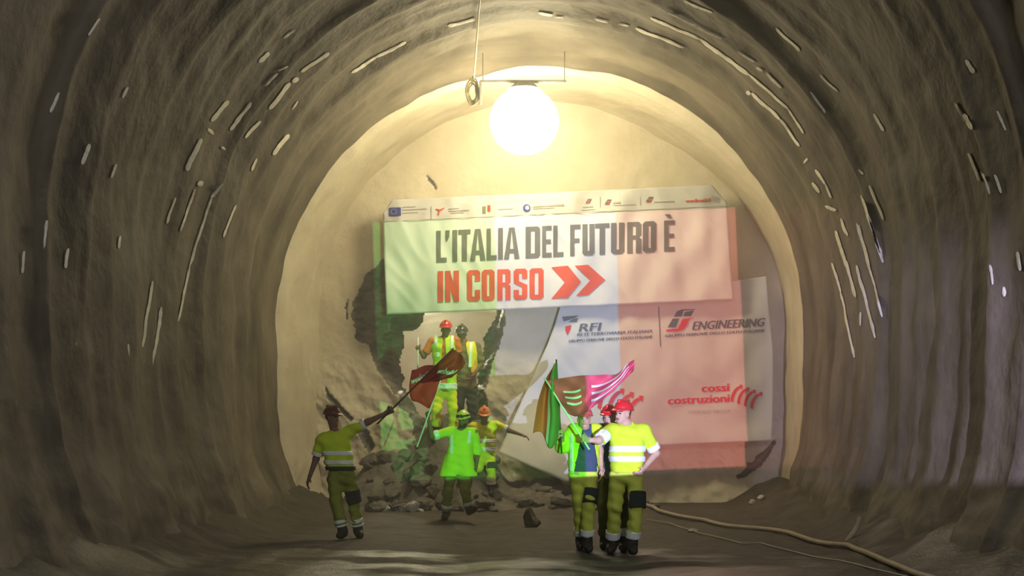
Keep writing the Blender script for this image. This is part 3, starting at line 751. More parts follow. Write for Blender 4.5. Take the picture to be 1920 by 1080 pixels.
def solid(name, g, m, parent, label=None):
    P, Fq = g.mesh()
    if len(P) == 0: return None
    me = bpy.data.meshes.new(name)
    me.vertices.add(len(P)); me.vertices.foreach_set('co', np.asarray(P, np.float32).ravel())
    me.loops.add(len(Fq)*4); me.loops.foreach_set('vertex_index', Fq.astype(np.int32).ravel())
    me.polygons.add(len(Fq)); me.polygons.foreach_set('loop_start', np.arange(0, len(Fq)*4, 4, dtype=np.int32))
    try: me.polygons.foreach_set('loop_total', np.full(len(Fq), 4, np.int32))
    except Exception: pass
    me.update(calc_edges=True); me.validate()
    return obj_me(name, me, m, parent, True, label)

def nrm(v): v = np.asarray(v, float); return v/max(np.linalg.norm(v), 1e-9)
def rotv(v, ax, a):
    ax = nrm(ax); return v*math.cos(a)+np.cross(ax, v)*math.sin(a)+ax*(ax@v)*(1-math.cos(a))

def hand(g, wr, d, n, side, curl, k=1.0, thumb=1):
    """palm and five fingers; d along the hand, n out of the palm, side towards the thumb"""
    d, n = nrm(d), nrm(n-nrm(d)*(np.dot(n, nrm(d)))); side = nrm(np.cross(d, n))*thumb
    L = [0.9, 1.0, 0.95, 0.78]
    for i in range(4):
        off = side*(1.5-i)*0.021*k
        a = wr+off*0.55; b = wr+d*0.09*k+off
        g.cap(a, b, 0.017*k, 0.0135*k, 0.02)
        p = b; dd = d.copy(); ax = np.cross(d, n)
        for j, sl in enumerate((0.042, 0.028, 0.022)):
            dd = rotv(dd, ax, curl*(0.9+0.07*i)); q = p+dd*sl*L[i]*k
            g.cap(p, q, 0.0098*k, 0.0088*k, 0.008); p = q
    a = wr+d*0.03*k+side*0.02*k; b = a+nrm(d*0.6+side*0.75+n*0.35)*0.042*k
    g.cap(a, b, 0.017*k, 0.012*k, 0.015)
    c = b+nrm(d*0.8+side*0.2+n*min(1, curl))*0.034*k; g.cap(b, c, 0.0115*k, 0.0095*k, 0.008)

def person(sp):
    Y0 = sp['Y']; s = F_PX/Y0
    def J(t): return np.array(W(t[0], t[1], Y0 + (t[2] if len(t) > 2 else 0)*1.0)) if True else None
    # perspective of depth offsets kept small: place by the figure's own scale
    def J(t):
        p = W(t[0], t[1], Y0); return np.array((p.x, Y0+(t[2] if len(t) > 2 else 0), p.z))
    j = {k: J(v) for k, v in sp['j'].items()}
    foot_z = min(j['toR'][2], j['toL'][2], j['anR'][2]-0.06, j['anL'][2]-0.06)
    if sp.get('floor', True):
        mid = (j['anR']+j['anL'])/2; gz = ground(mid[0], mid[1])
        gz = max(gz, gz-0.06+heap_h(mid[0], mid[1])) if Y0 > 21.6 else gz
        dz = gz + 0.035 - min(j['toR'][2], j['toL'][2], j['anR'][2]-0.065, j['anL'][2]-0.065)
        if abs(dz) > 0.15: print('PERSON', sp['name'], 'dz', round(dz, 3))
        for q in 'RL':
            if q in sp.get('lift', ''):
                j['to'+q][2] += dz; j['an'+q][2] += dz
            else:
                def gr(p): return max(ground(p[0], p[1]), ground(p[0], p[1])-0.06+heap_h(p[0], p[1])) if Y0 > 21.6 else ground(p[0], p[1])
                j['an'+q][2] = gr(j['an'+q])+0.115; j['to'+q][2] = gr(j['to'+q])+0.055
            j['kn'+q][2] += dz*0.4
    k = sp.get('k', 1.0)
    fw = nrm(np.array((*sp.get('fw', (0, -1)), 0.0))); hf = nrm(np.array((*sp.get('hf', (0, -1)), sp.get('hz', -0.05)))); up = np.array((0, 0, 1.0))
    hr = nrm(np.cross(hf, up)); hu = nrm(np.cross(hr, hf))
    root_loc = Vector(((j['anR'][0]+j['anL'][0])/2, Y0, min(j['toR'][2], j['toL'][2])-0.03))
    root = empty('person', root_loc, sp['label'], 'person')
    hd = j['hd']; nk = j['nk']
    lo = np.min(list(j.values()), 0)-0.3; hi = np.max(list(j.values()), 0)+0.3
    arms = {}
    for S in 'RL':
        gp = sp.get('grip'+S)
        if gp is not None:
            P_, ax_ = gp; P_ = np.array(P_); d = nrm(P_-j['el'+S]); ax_ = nrm(ax_); n = nrm(np.cross(d, ax_)); n = n if n@fw > -0.2 else -n
            j['wr'+S] = P_ - d*0.095*k - n*0.022*k; arms[S] = (d, n, 1.45)
        else:
            d = nrm(j['wr'+S]-j['el'+S]); n = sp.get('palm'+S); n = np.array(n, float) if n is not None else nrm(np.cross(d, fw))*(1 if S == 'L' else -1)
            arms[S] = (d, n, sp.get('curl'+S, 0.35))
    # ---- body: one continuous surface
    g = Grid(lo, hi, 0.0085)
    def torso(g, e, kk=0.07, arms_=False):
        sr, sl_ = j['shR'], j['shL']; hr_, hl_ = j['hpR'], j['hpL']; c = (sr+sl_)/2; pc = (hr_+hl_)/2
        g.cap(sr*0.8+sl_*0.2-up*0.01, sl_*0.8+sr*0.2-up*0.01, (0.062+e)*k, None, 0.05)
        for a, b, h1, h2 in ((sr, sl_, hr_, hl_), (sl_, sr, hl_, hr_)):
            ch = a*0.68+b*0.32-up*0.13*k; wa = (a*0.68+b*0.32)*0.42+(h1*0.75+h2*0.25)*0.58
            g.cap(ch, wa, (0.112+e)*k, (0.098+e)*k*sp.get('fat', 1), kk); g.cap(wa, h1*0.78+h2*0.22+up*0.03, (0.098+e)*k*sp.get('fat', 1), (0.105+e)*k, kk)
        g.cap(c-up*0.02, nk+up*0.01, (0.075+e*0.6)*k, (0.06+e*0.3)*k, 0.05)
    torso(g, 0)
    g.cap(nk-up*0.03, hd-hu*0.06*k, 0.06*k, 0.055*k, 0.03)
    # head
    g.ell(hd+hu*0.028*k-hf*0.012*k, (hr, hf, hu), (0.076*k, 0.096*k, 0.092*k), 0.02)
    g.ell(hd-hu*0.035*k+hf*0.022*k, (hr, hf, hu), (0.060*k, 0.066*k, 0.080*k), 0.03)
    g.cap(hd-hu*0.088*k+hf*0.055*k, hd-hu*0.085*k+hf*0.062*k, 0.028*k, None, 0.03)
    g.cap(hd+hu*0.005*k+hf*0.083*k, hd-hu*0.034*k+hf*0.102*k, 0.008*k, 0.014*k, 0.012)
    g.cap(hd+hu*0.022*k+hf*0.076*k-hr*0.03*k, hd+hu*0.022*k+hf*0.076*k+hr*0.03*k, 0.011*k, None, 0.012)
    for sg in (-1, 1):
        g.ell(hd+hr*sg*0.032*k+hf*0.092*k+hu*0.004*k, (hr, hf, hu), (0.013*k, 0.012*k, 0.008*k), 0.01, sub=True)
        g.ell(hd+hr*sg*0.076*k-hu*0.012*k-hf*0.005*k, (hr, hf, hu), (0.011*k, 0.02*k, 0.032*k), 0.008)
    g.cap(hd-hu*0.058*k+hf*0.082*k-hr*0.02*k, hd-hu*0.058*k+hf*0.082*k+hr*0.02*k, 0.009*k, None, 0.008)
    for S in 'RL':
        sh, el, wr = j['sh'+S], j['el'+S], j['wr'+S]
        g.cap(sh, el, 0.056*k, 0.043*k, 0.04); g.cap(el, wr, 0.044*k, 0.027*k, 0.03)
        d, n, cu = arms[S]; hand(g, wr+d*0.005, d, n, None, cu, 1.02*k, 1 if S == 'R' else -1)
        g.cap(j['hp'+S], j['kn'+S], 0.088*k, 0.06*k, 0.05); g.cap(j['kn'+S], j['an'+S], 0.058*k, 0.04*k, 0.04); g.cap(j['an'+S], j['an'+S]*0.6+j['to'+S]*0.4, 0.036*k, 0.028*k, 0.03)
    skin = MT[sp.get('skin', 'skin')]
    b = solid('body', g, [skin, MT['eye'], MT['lip'], MT['hair']], root)
    me = b.data; n_ = len(me.polygons); ce = np.empty(n_*3, np.float32); me.polygons.foreach_get('center', ce); ce = ce.reshape(-1, 3)-hd
    a_, f_, u_ = ce@hr/k, ce@hf/k, ce@hu/k
    mi = np.zeros(n_, np.int32)
    eye = (np.abs(np.abs(a_)-0.032) < 0.013) & (np.abs(u_-0.003) < 0.007) & (f_ > 0.05); mi[eye] = 1
    brow = (np.abs(np.abs(a_)-0.032) < 0.019) & (np.abs(u_-0.024) < 0.005) & (f_ > 0.05); mi[brow] = 3
    lip = (np.abs(a_) < 0.024) & (np.abs(u_+0.058) < 0.008) & (f_ > 0.06); mi[lip] = 2
    hair = (np.linalg.norm(ce, axis=1) < 0.16) & (u_ > -0.045) & (f_ < 0.0) & (np.abs(a_) < 0.072); mi[hair] = 3
    if sp.get('beard'): mi[(np.linalg.norm(ce, axis=1) < 0.15) & (u_ < -0.045) & (u_ > -0.12) & (f_ > 0.0) & ~lip] = 3
    me.polygons.foreach_set('material_index', mi)
    # ---- shirt
    def zpx(y): return W(0, y, Y0).z
    tlo = lo.copy(); tlo[2] = zpx(sp['hem'])-0.12
    thi = hi.copy(); thi[2] = nk[2]+0.12
    lat = nrm(j['shL']-j['shR']); lat_c = (j['shL']+j['shR'])/2
    def torso_grid(e, kk=0.07, h=0.010):
        g = Grid(tlo, thi, h); torso(g, e, kk)
        # skirt of the garment over the hips
        if sp.get('flare'):
            for S in 'RL':
                g.cap(j['hp'+S]+up*0.15, np.array((j['hp'+S][0], j['hp'+S][1], zpx(sp['hem'])))+(j['hp'+S]-(j['hpR']+j['hpL'])/2)*sp['flare'], (0.11+e)*k, (0.125+e)*k, 0.08)
        return g
    def neck_cut(g): g.ell(nk+up*0.065*k+fw*0.045*k, (lat, fw, up), (0.075*k, 0.085*k, 0.085*k), sub=True)
    g = torso_grid(0.020)
    sl_end = sp.get('sleeve', {'R': 0.85, 'L': 0.85})
    for S in 'RL':
        sh, el, wr = j['sh'+S], j['el'+S], j['wr'+S]; t = sl_end[S]
        if t <= 1: g.cap(sh, sh+(el-sh)*t, 0.078*k, 0.070*k, 0.05, fb=True)
        else:
            g.cap(sh, el, 0.076*k, 0.062*k, 0.05); g.cap(el, el+(wr-el)*(t-1), 0.060*k, 0.046*k, 0.03, fb=True)
    g.wrinkle(0.006*k, 24, Y0+hd[0]); neck_cut(g); g.half((0, 0, zpx(sp['hem'])), (0.0, 0, -1))
    shirt = solid('shirt', g, MT[sp['shirt']], root)
    def band_h(y0, y1, parent, e=0.030, name='reflective_band'):
        g = torso_grid(e); g.wrinkle(0.006*k, 24, Y0+hd[0]); g.half((0, 0, zpx(y0)), (0, 0, 1)); g.half((0, 0, zpx(y1)), (0, 0, -1)); solid(name, g, MT['reflect'], parent)
    def band_v(c, w, y0, y1, parent, e=0.034):
        g = torso_grid(e); g.wrinkle(0.006*k, 24, Y0+hd[0])
        g.half(lat_c+lat*(c+w), lat); g.half(lat_c+lat*(c-w), -lat); g.half((0, 0, zpx(y0)), (0, 0, 1)); g.half((0, 0, zpx(y1)), (0, 0, -1)); neck_cut(g)
        solid('reflective_band', g, MT['reflect'], parent)
    def band_l(a, b, t0, t1, r, parent, m='reflect', name='reflective_band'):
        p0, p1 = a+(b-a)*t0, a+(b-a)*t1; g = Grid(np.minimum(p0, p1)-r-0.05, np.maximum(p0, p1)+r+0.05, 0.008)
        g.cap(p0, p1, r, r*0.98, 0.01, True, True); solid(name, g, MT[m], parent)
    host = shirt
    if sp.get('vest'):
        v = sp['vest']; g = torso_grid(0.036)
        if v.get('sleeves'):
            for S in v['sleeves']:
                t = v['sleeves'][S]; sh, el, wr = j['sh'+S], j['el'+S], j['wr'+S]
                if t <= 1: g.cap(sh, sh+(el-sh)*t, 0.092*k, 0.086*k, 0.05, fb=True)
                else:
                    g.cap(sh, el, 0.090*k, 0.074*k, 0.05); g.cap(el, el+(wr-el)*(t-1), 0.072*k, 0.058*k, 0.03, fb=True)
        else:
            for S in 'RL': g.cap(j['sh'+S]+(j['sh'+S]-lat_c)*0.12, j['el'+S], 0.08*k, 0.08*k, sub=True)
        g.wrinkle(0.007*k, 20, Y0); neck_cut(g)
        c0, w0 = v.get('open', (0, 0.06))
        if w0 > 0:   # open front
            X, Yg, Z = g.xyz(); fx = (X-lat_c[0])*fw[0]+(Yg-lat_c[1])*fw[1]; lx = (X-lat_c[0])*lat[0]+(Yg-lat_c[1])*lat[1]+(Z-lat_c[2])*lat[2]
            dz_ = np.clip((lat_c[2]-Z)/0.5, 0, 1)
            cut = np.maximum(np.abs(lx-c0)-w0*(0.45+0.75*dz_), -(fx-0.0)); g.d = np.maximum(g.d, -cut.astype(np.float32))
        g.half((0, 0, zpx(v['hem'])), (0, 0, -1))
        host = solid('vest', g, MT[v.get('mat', 'hivis')], root, 'hi-vis vest')
    for y0, y1 in sp.get('bands', []): band_h(y0, y1, host, 0.047 if sp.get('vest') else 0.030)
    for c, w, y0, y1 in sp.get('straps', []): band_v(c, w, y0, y1, host, 0.048 if sp.get('vest') else 0.034)
    for S, t0, t1 in sp.get('arm_bands', []):
        band_l(j['sh'+S], j['el'+S], t0, t1, (0.094 if sp.get('vest', {}).get('sleeves') else 0.081)*k, host)
    # ---- trousers
    plo = lo.copy(); phi = hi.copy(); phi[2] = max(j['hpR'][2], j['hpL'][2])+0.25
    def legs(g, e):
        pc = (j['hpR']+j['hpL'])/2
        for S in 'RL':
            o_ = 'L' if S == 'R' else 'R'
            top_ = j['hp'+S]*0.75+j['hp'+o_]*0.25
            g.cap(top_+up*0.12*k, top_+up*0.0, (0.112+e)*k, (0.112+e)*k, 0.06)
            g.cap(j['hp'+S], j['kn'+S], (0.100+e)*k, (0.080+e)*k, 0.05)
            a_ = j['kn'+S]; b_ = a_+(j['an'+S]-a_)*0.86
            g.cap(a_, b_, (0.080+e)*k, (0.078+e)*k, 0.04, fb=True)
    g = Grid(plo, phi, 0.010); legs(g, 0); g.wrinkle(0.008*k, 26, Y0*3); g.half((0, 0, zpx(sp['waist'])), (0, 0, 1))
    tr = solid('trousers', g, MT[sp['trousers']], root)
    if sp.get('belt'):
        g = Grid(plo, phi, 0.010); torso(g, 0.034); legs(g, 0.016); g.half((0, 0, zpx(sp['hem'])+0.012), (0, 0, 1)); g.half((0, 0, zpx(sp['hem'])-0.04), (0, 0, -1)); solid('belt', g, MT['pad'], root)
    for S, t0, t1 in sp.get('cuffs', []):
        band_l(j['kn'+S], j['an'+S], t0, t1, 0.0885*k, tr)
    for S in sp.get('pads', ''):
        a, b = j['hp'+S], j['kn'+S]; g = Grid(np.minimum(a, b)-0.25, np.maximum(a, b)+0.25, 0.010)
        g.cap(a+(b-a)*0.56, b+(j['an'+S]-b)*0.10, 0.117*k, 0.112*k, 0.02, True, True); ctr = b-fw*0.0+lat*0.015; g.half(ctr, -nrm(fw+lat*(0.6 if S == 'L' else -0.6))); solid('knee_pad', g, MT['pad'], tr, 'dark knee pad')
    # ---- boots
    for S in 'RL':
        an, to, kn = j['an'+S], j['to'+S], j['kn'+S]
        fdir = nrm(to-an); g = Grid(np.minimum(an, to)-0.28, np.maximum(an, to)+0.28, 0.009)
        heel = an - nrm(np.array((fdir[0], fdir[1], 0)))*0.035*k - nrm(an-kn)*(-0.045)*k
        g.cap(an+nrm(kn-an)*0.17*k, an, 0.066*k, 0.060*k, 0.03, fa=True); g.cap(heel, to, 0.050*k, 0.046*k, 0.03); g.cap(an, heel*0.4+to*0.6, 0.058*k, 0.050*k, 0.04)
        sd = nrm(np.cross(fdir, nrm(an-kn)) if abs(fdir@nrm(an-kn)) < 0.95 else hr)
        solid('boot', g, MT['boot'], root)
    # ---- helmet
    hm = sp.get('helmet')
    if hm:
        c = hd+hu*0.045*k-hf*0.008*k; g = Grid(c-0.24, c+0.24, 0.007)
        g.ell(c, (hr, hf, hu), (0.108*k, 0.128*k, 0.118*k), 0.01)
        g.cap(c+hu*0.105*k-hf*0.09*k, c+hu*0.105*k+hf*0.08*k, 0.018*k, None, 0.02)
        g.half(c+hu*0.0-hf*0.0, -hu); 
        g2 = Grid(c-0.24, c+0.24, 0.007); g2.ell(c, (hr, hf, hu), (0.118*k, 0.142*k, 0.016*k), 0.01); g2.ell(c+hf*0.085*k-hu*0.006*k, (hr, hf, hu), (0.082*k, 0.095*k, 0.014*k), 0.02)
        g.d = np.minimum(g.d, g2.d)
        g.ell(c-hu*0.03*k, (hr, hf, hu), (0.096*k, 0.112*k, 0.115*k), sub=True)
        he = solid('helmet', g, MT[hm], root)
        if sp.get('goggles'):
            g = Grid(c-0.24, c+0.24, 0.007); g.ell(c+hu*0.018*k, (hr, hf, hu), (0.114*k, 0.136*k, 0.124*k), 0.01); g.half(c+hu*0.055*k, hu); g.half(c+hu*0.022*k, -hu)
            for sg in (-1, 1): g.ell(c+hf*0.125*k+hr*sg*0.035*k+hu*0.035*k, (hr, hf, hu), (0.034*k, 0.02*k, 0.026*k), 0.01)
            solid('goggles', g, MT['goggle'], he)
    return j

def pole(name, a, b, r, m, label, cat='flagpole', group=None):
    a, b = Vector(a), Vector(b); d = (b-a); bm = bmesh.new()
    bmesh.ops.create_cone(bm, cap_ends=True, segments=14, radius1=r, radius2=r*0.85, depth=d.length)
    q = d.to_track_quat('Z', 'Y'); bm.transform(Matrix.Translation((a+b)/2) @ q.to_matrix().to_4x4())
    return bm

# ---------------------------------------------------------------- flags
def flag(label, pole_a, pole_b, r, pole_m, net, cloth_mats, uv_mat=None, nu=44, nv=28, wave=0.02, name='flag', prints=()):
    """net: rows of control points (px, py, Y) running away from the pole; first entry of each row lies on the pole"""
    A, B = W(*pole_a), W(*pole_b)
    root = empty(name, A, label, 'flag')
    obj_bm('pole', pole('pole', A, B, r, pole_m, ''), pole_m, root, True)
    rows = [[np.array(W(*p)) for p in row] for row in net]
    def S(u, v):
        p = catmull([catmull(rw, u) for rw in rows], v)
        q = p + np.array((0, wave*min(1, u*3)*math.sin(9*u+5*v+p[0]*3)*1.2, wave*0.35*math.sin(13*u+3*v)*min(1, u*3)))
        return q
    V = [S(i/nu, j_/nv) for j_ in range(nv+1) for i in range(nu+1)]
    m = nu+1; Fc = [(j_*m+i, (j_+1)*m+i, (j_+1)*m+i+1, j_*m+i+1) for j_ in range(nv) for i in range(nu)]
    o = obj('cloth', V, Fc, cloth_mats, root)
    if uv_mat:
        o.data.polygons.foreach_set('material_index', [uv_mat(((f % nu)+0.5)/nu, ((f//nu)+0.5)/nv) for f in range(len(Fc))])
    md = o.modifiers.new('thickness', 'SOLIDIFY'); md.thickness = 0.004
    for pname, polys, pm in prints:
        bm = bmesh.new()
        for P in polys:
            try: bm.faces.new([bm.verts.new((p[0], p[1], 0)) for p in P])
            except ValueError: pass
        bmesh.ops.triangulate(bm, faces=bm.faces[:])
        for _ in range(3):
            es = [e for e in bm.edges if e.calc_length() > 0.05]
            if not es: break
            bmesh.ops.subdivide_edges(bm, edges=es, cuts=1); bmesh.ops.triangulate(bm, faces=bm.faces[:])
        for v in bm.verts: v.co = Vector(S(v.co.x, v.co.y)) + Vector((0, -0.02, 0))
        obj_bm(pname, bm, pm, o, True)
    return root
def uv_text(txt, u0, u1, vb, h): return [[(x, y) for x, y in P] for P in bold(text_polys(txt, u0, u1, vb, h), 0.006)]

# left worker's dark red flag
flag('dark red flag on a slanting pole swung by the worker at left', (707, 795, 17.15), (850, 653, 17.45), 0.012, MT['pole_dark'],
     [[(848,655,17.44),(858,659,17.4),(867,668,17.3),(873,680,17.35)],
      [(825,678,17.40),(838,681,17.3),(853,685,17.42),(868,690,17.3)],
      [(805,698,17.36),(820,701,17.44),(840,702,17.28),(857,700,17.36)],
      [(785,718,17.32),(802,717,17.3),(822,714,17.38),(846,708,17.3)]], [MT['flag_dark']], wave=0.02,
     prints=[('flag_lettering', uv_text('webuild', 0.25, 0.85, 0.66, 0.18), MT['ink_white'])])
# bright red flag on the green man's white pole
flag('bright red flag on a white pole held by the man in the yellow helmet', (782, 838, 20.25), (836, 686, 20.5), 0.012, MT['pole_white'],
     [[(835,689,20.49),(815,684,20.4),(793,687,20.5),(772,694,20.42)],
      [(827,711,20.46),(806,708,20.55),(786,712,20.4),(768,722,20.5)],
      [(818,737,20.41),(800,738,20.3),(783,738,20.45),(769,744,20.35)],
      [(808,765,20.37),(799,764,20.45),(790,757,20.3),(774,752,20.4)]], [MT['flag_red']], wave=0.02,
     prints=[('flag_lettering', uv_text('webuild', 0.92, 0.35, 0.35, 0.16), MT['ink_white'])])
# crimson flag streaming right over the two men
_strp = []
for k_ in range(3):
    v0 = 0.30+0.20*k_
    _strp.append([(0.40+0.03*i, v0+0.10*math.sin(0.35*i)-0.03*i*0.5) for i in range(16)] + [(0.40+0.03*i, v0+0.07+0.10*math.sin(0.35*i)-0.03*i*0.5) for i in range(15, -1, -1)])
flag('crimson flag with pale curved stripes streaming above the two men in front', (1105, 843, 15.0), (1021, 709, 15.15), 0.012, MT['pole_white'],
     [[(1024,714,15.14),(1058,709,15.05),(1092,703,15.2),(1128,703,15.1),(1156,702,15.2),(1176,681,15.1),(1189,675,15.15)],
      [(1037,735,15.12),(1066,731,15.2),(1096,726,15.05),(1128,721,15.2),(1158,710,15.1),(1178,691,15.2),(1190,682,15.15)],
      [(1049,755,15.1),(1072,755,15.0),(1098,751,15.15),(1126,740,15.0),(1155,722,15.15),(1176,702,15.08),(1189,690,15.15)],
      [(1060,773,15.08),(1078,780,15.15),(1098,776,15.0),(1118,758,15.15),(1146,736,15.05),(1168,716,15.15),(1187,696,15.1)]],
     [MT['flag_pink']], wave=0.025, nu=70, prints=[('flag_stripes', _strp, MT['flag_white']), ('flag_stripes', [[(x-0.29, y*0.75+0.12) for x, y in P[:7]+P[-7:]] for P in _strp], MT['flag_white'])])
# drooping tricolour at the left of the group
flag('drooping green, white and red flag hanging left of the man in navy', (1053, 850, 15.25), (1043, 674, 15.3), 0.011, MT['pole_dark'],
     [[(1043,676,15.3),(1041,680,15.27),(1039,684,15.3),(1037,688,15.27)],
      [(1046,715,15.28),(1036,712,15.15),(1028,712,15.28),(1021,716,15.2)],
      [(1049,755,15.27),(1035,750,15.12),(1021,748,15.3),(1009,752,15.18)],
      [(1050,790,15.26),(1036,786,15.1),(1018,782,15.3),(1003,786,15.16)],
      [(1046,822,15.24),(1030,842,15.12),(1017,812,15.28),(999,812,15.18)]],
     [MT['flag_green'], MT['flag_white'], MT['flag_orange']], uv_mat=lambda u, v: 0 if u < 0.42 else (1 if u < 0.50 else 2), wave=0.02)
# pale staff in the hand of the man with the red helmet on the heap
pb = pole('pole', W(783, 716, 23.42), W(784, 632, 23.42), 0.014, MT['pole_white'], '')
o = obj_bm('staff', pb, MT['pole_white'], None, True); tag(o, 'pale upright staff held by the man in the red helmet on the heap', 'pole')

# ---------------------------------------------------------------- the people
def gp(px, py, Y, a, b): return (np.array(W(px, py, Y)), np.array(W(*b))-np.array(W(*a)))
person(dict(name='A', Y=17.2, label='person in yellow-green shirt and maroon helmet at left waving a dark red flag, walking', skin='skin_dark', helmet='helmet_brown',
    fw=(0.35, -0.94), hf=(0.85, -0.52), k=1.0,
    j=dict(hd=(623,783), nk=(629,810,0.02), shR=(604,823,-0.02), elR=(592,860,0.03), wrR=(582,892,-0.03), shL=(656,808,0.0), elL=(691,791,-0.03), wrL=(722,772,-0.03),
           hpR=(627,897), hpL=(653,895), knR=(631,941,-0.04), knL=(661,938,0.05), anR=(643,990,-0.02), anL=(669,985,0.12), toR=(640,1007,-0.17), toL=(676,1003,-0.02)),
    gripL=gp(735,767.5,17.21,(707,795,17.15),(850,653,17.45)), shirt='hivis', hem=876, bands=[(846,854),(863,871)], arm_bands=[('R',0.66,0.84),('L',0.66,0.84)],
    trousers='olive_shaded', waist=869, belt=True, cuffs=[('R',0.62,0.74),('L',0.62,0.74),('R',0.80,0.86),('L',0.80,0.86)], pads='L'))
person(dict(name='B', Y=20.6, label='person in bright green long shirt and yellow helmet with goggles, striding with a white pole', skin='skin_dark', helmet='helmet_yellow', goggles=True, beard=True,
    fw=(-0.1, -0.99), hf=(-0.35, -0.93), hz=-0.15, fat=1.15,
    j=dict(hd=(869,788,-0.04), nk=(865,806), shR=(842,809), elR=(811,818,-0.06), wrR=(803,782,-0.16), shL=(888,810,0.02), elL=(896,845,0.08), wrL=(893,874,0.0),
           hpR=(846,886), hpL=(872,886), knR=(839,922,0.0), knL=(873,918,-0.12), anR=(836,963,0.12), anL=(881,955,-0.10), toR=(833,973,-0.06), toL=(893,951,-0.30)),
    gripR=gp(803,774,20.38,(782,838,20.25),(836,686,20.5)), shirt='hivis', hem=893, flare=0.5, straps=[(-0.155,0.026,815,852),(0.13,0.026,808,832)], arm_bands=[('R',0.62,0.88)], sleeve={'R':0.92,'L':1.3},
    lift='L', trousers='olive_shaded', waist=884, cuffs=[('R',0.62,0.76),('L',0.64,0.80)]))
person(dict(name='C', Y=22.97, label='person in yellow work clothes and orange helmet with one arm stretched out to the right', skin='skin_dark', helmet='helmet_orange',
    fw=(0.1, -0.99), hf=(0.05, -0.99), hz=-0.35,
    j=dict(hd=(908.5,779,-0.04), nk=(908,797), shR=(887,799), elR=(876,828,0.05), wrR=(880,852,-0.05), shL=(931,797), elL=(954,807,0.0), wrL=(977,815,-0.05),
           hpR=(901,858), hpL=(919,858), knR=(898,895,-0.02), knL=(921,896,-0.1), anR=(897,928,0.2), anL=(921,936,0.0), toR=(896,940,0.05), toL=(921,944,-0.17)),
    shirt='hivis_warm', hem=850, bands=[(823,830),(838,846)], arm_bands=[('L',0.6,0.85)], sleeve={'R':0.85,'L':0.8},
    trousers='yellow', waist=846, cuffs=[('R',0.5,0.66),('L',0.50,0.66),('R',0.74,0.86),('L',0.74,0.86)], pads='L'))
person(dict(name='D', Y=23.6, label='person in orange shirt, hi-vis vest and red helmet standing on the rubble heap', skin='skin_dark', helmet='helmet_red', k=1.08,
    fw=(-0.1, -0.99), hf=(0, -1), hz=-0.1,
    j=dict(hd=(836,618), nk=(834,634), shR=(811,640), elR=(795,668,-0.04), wrR=(786,652,-0.15), shL=(855,640), elL=(862,668,-0.02), wrL=(850,690,-0.18),
           hpR=(826,730), hpL=(845,730), knR=(820,764,-0.12), knL=(849,762,-0.02), anR=(817,792,0.0), anL=(850,792,0.1), toR=(814,803,-0.2), toL=(853,803,-0.1)),
    gripR=gp(783.5,650,23.42,(783,716,23.42),(784,632,23.42)), shirt='orange', hem=735, sleeve={'R':0.8,'L':0.8}, vest=dict(hem=733, open=(0,0.05)), straps=[(-0.15,0.03,625,650),(0.15,0.03,628,655),(-0.11,0.03,662,670)], bands=[(719,730)],
    trousers='yellow', waist=724, cuffs=[]))
person(dict(name='E', Y=24.3, label='person in brown shirt and dark hard hat standing in the breakthrough hole on the heap', skin='skin_dark', helmet='helmet_dark', k=1.08,
    fw=(0.15, -0.98), hf=(-0.1, -0.99), hz=-0.3,
    j=dict(hd=(866,626), nk=(870,642), shR=(853,649), elR=(845,680,0.0), wrR=(856,704,-0.15), shL=(894,650), elL=(902,682,0.02), wrL=(888,704,-0.15),
           hpR=(866,728), hpL=(884,728), knR=(862,764,-0.08), knL=(884,762,-0.05), anR=(862,794,0.05), anL=(885,794,0.05), toR=(860,804,-0.15), toL=(887,804,-0.15)),
    shirt='brown', hem=730, sleeve={'R':0.85,'L':0.85}, vest=dict(hem=700, open=(-0.06,0.15), mat='yellow'), straps=[(0.10,0.032,642,690)],
    trousers='charcoal', waist=724))
person(dict(name='F', Y=15.5, label='person in navy shirt and open hi-vis jacket holding up the drooping flag, second from right', helmet='helmet_pink', k=0.98,
    fw=(0.0, -1), hf=(0.05, -1), hz=-0.02,
    j=dict(hd=(1095,786,-0.02), nk=(1095,804), shR=(1074,808), elR=(1052,840,0.02), wrR=(1052,816,-0.15), shL=(1117,808,0.02), elL=(1125,845,0.05), wrL=(1127,878,-0.03),
           hpR=(1082,892), hpL=(1106,892), knR=(1086,934,-0.03), knL=(1103,930,-0.12), anR=(1090,990,0.22), anL=(1101,995,-0.02), toR=(1088,1012,0.05), toL=(1104,1015,-0.22)),
    gripR=gp(1050.6,808,15.26,(1053,850,15.25),(1043,674,15.3)), shirt='navy', hem=884, sleeve={'R':0.5,'L':0.5}, vest=dict(hem=888, open=(0.02,0.13), sleeves={'R':1.6,'L':0.75}), bands=[],
    straps=[(-0.165,0.022,812,884)], arm_bands=[('L',0.5,0.7)],
    trousers='olive', waist=884, cuffs=[('R',0.70,0.84),('L',0.70,0.84)], pads='L'))
person(dict(name='G', Y=15.78, label='person in dark shirt and red helmet half hidden between the two men in front', skin='skin', helmet='helmet_red',
    fw=(-0.3, -0.95), hf=(-0.4, -0.9),
    j=dict(hd=(1142,783), nk=(1146,800), shR=(1124,806), elR=(1128,842,0.0), wrR=(1130,872,-0.05), shL=(1168,806), elL=(1176,840), wrL=(1172,872,-0.05),
           hpR=(1136,890), hpL=(1160,890), knR=(1132,932,-0.03), knL=(1164,930,-0.1), anR=(1136,982,0.2), anL=(1169,980,0.0), toR=(1132,1000,0.05), toL=(1166,1003,-0.2)),
    shirt='charcoal', hem=884, trousers='olive_dark', waist=880, cuffs=[('L',0.62,0.82)]))
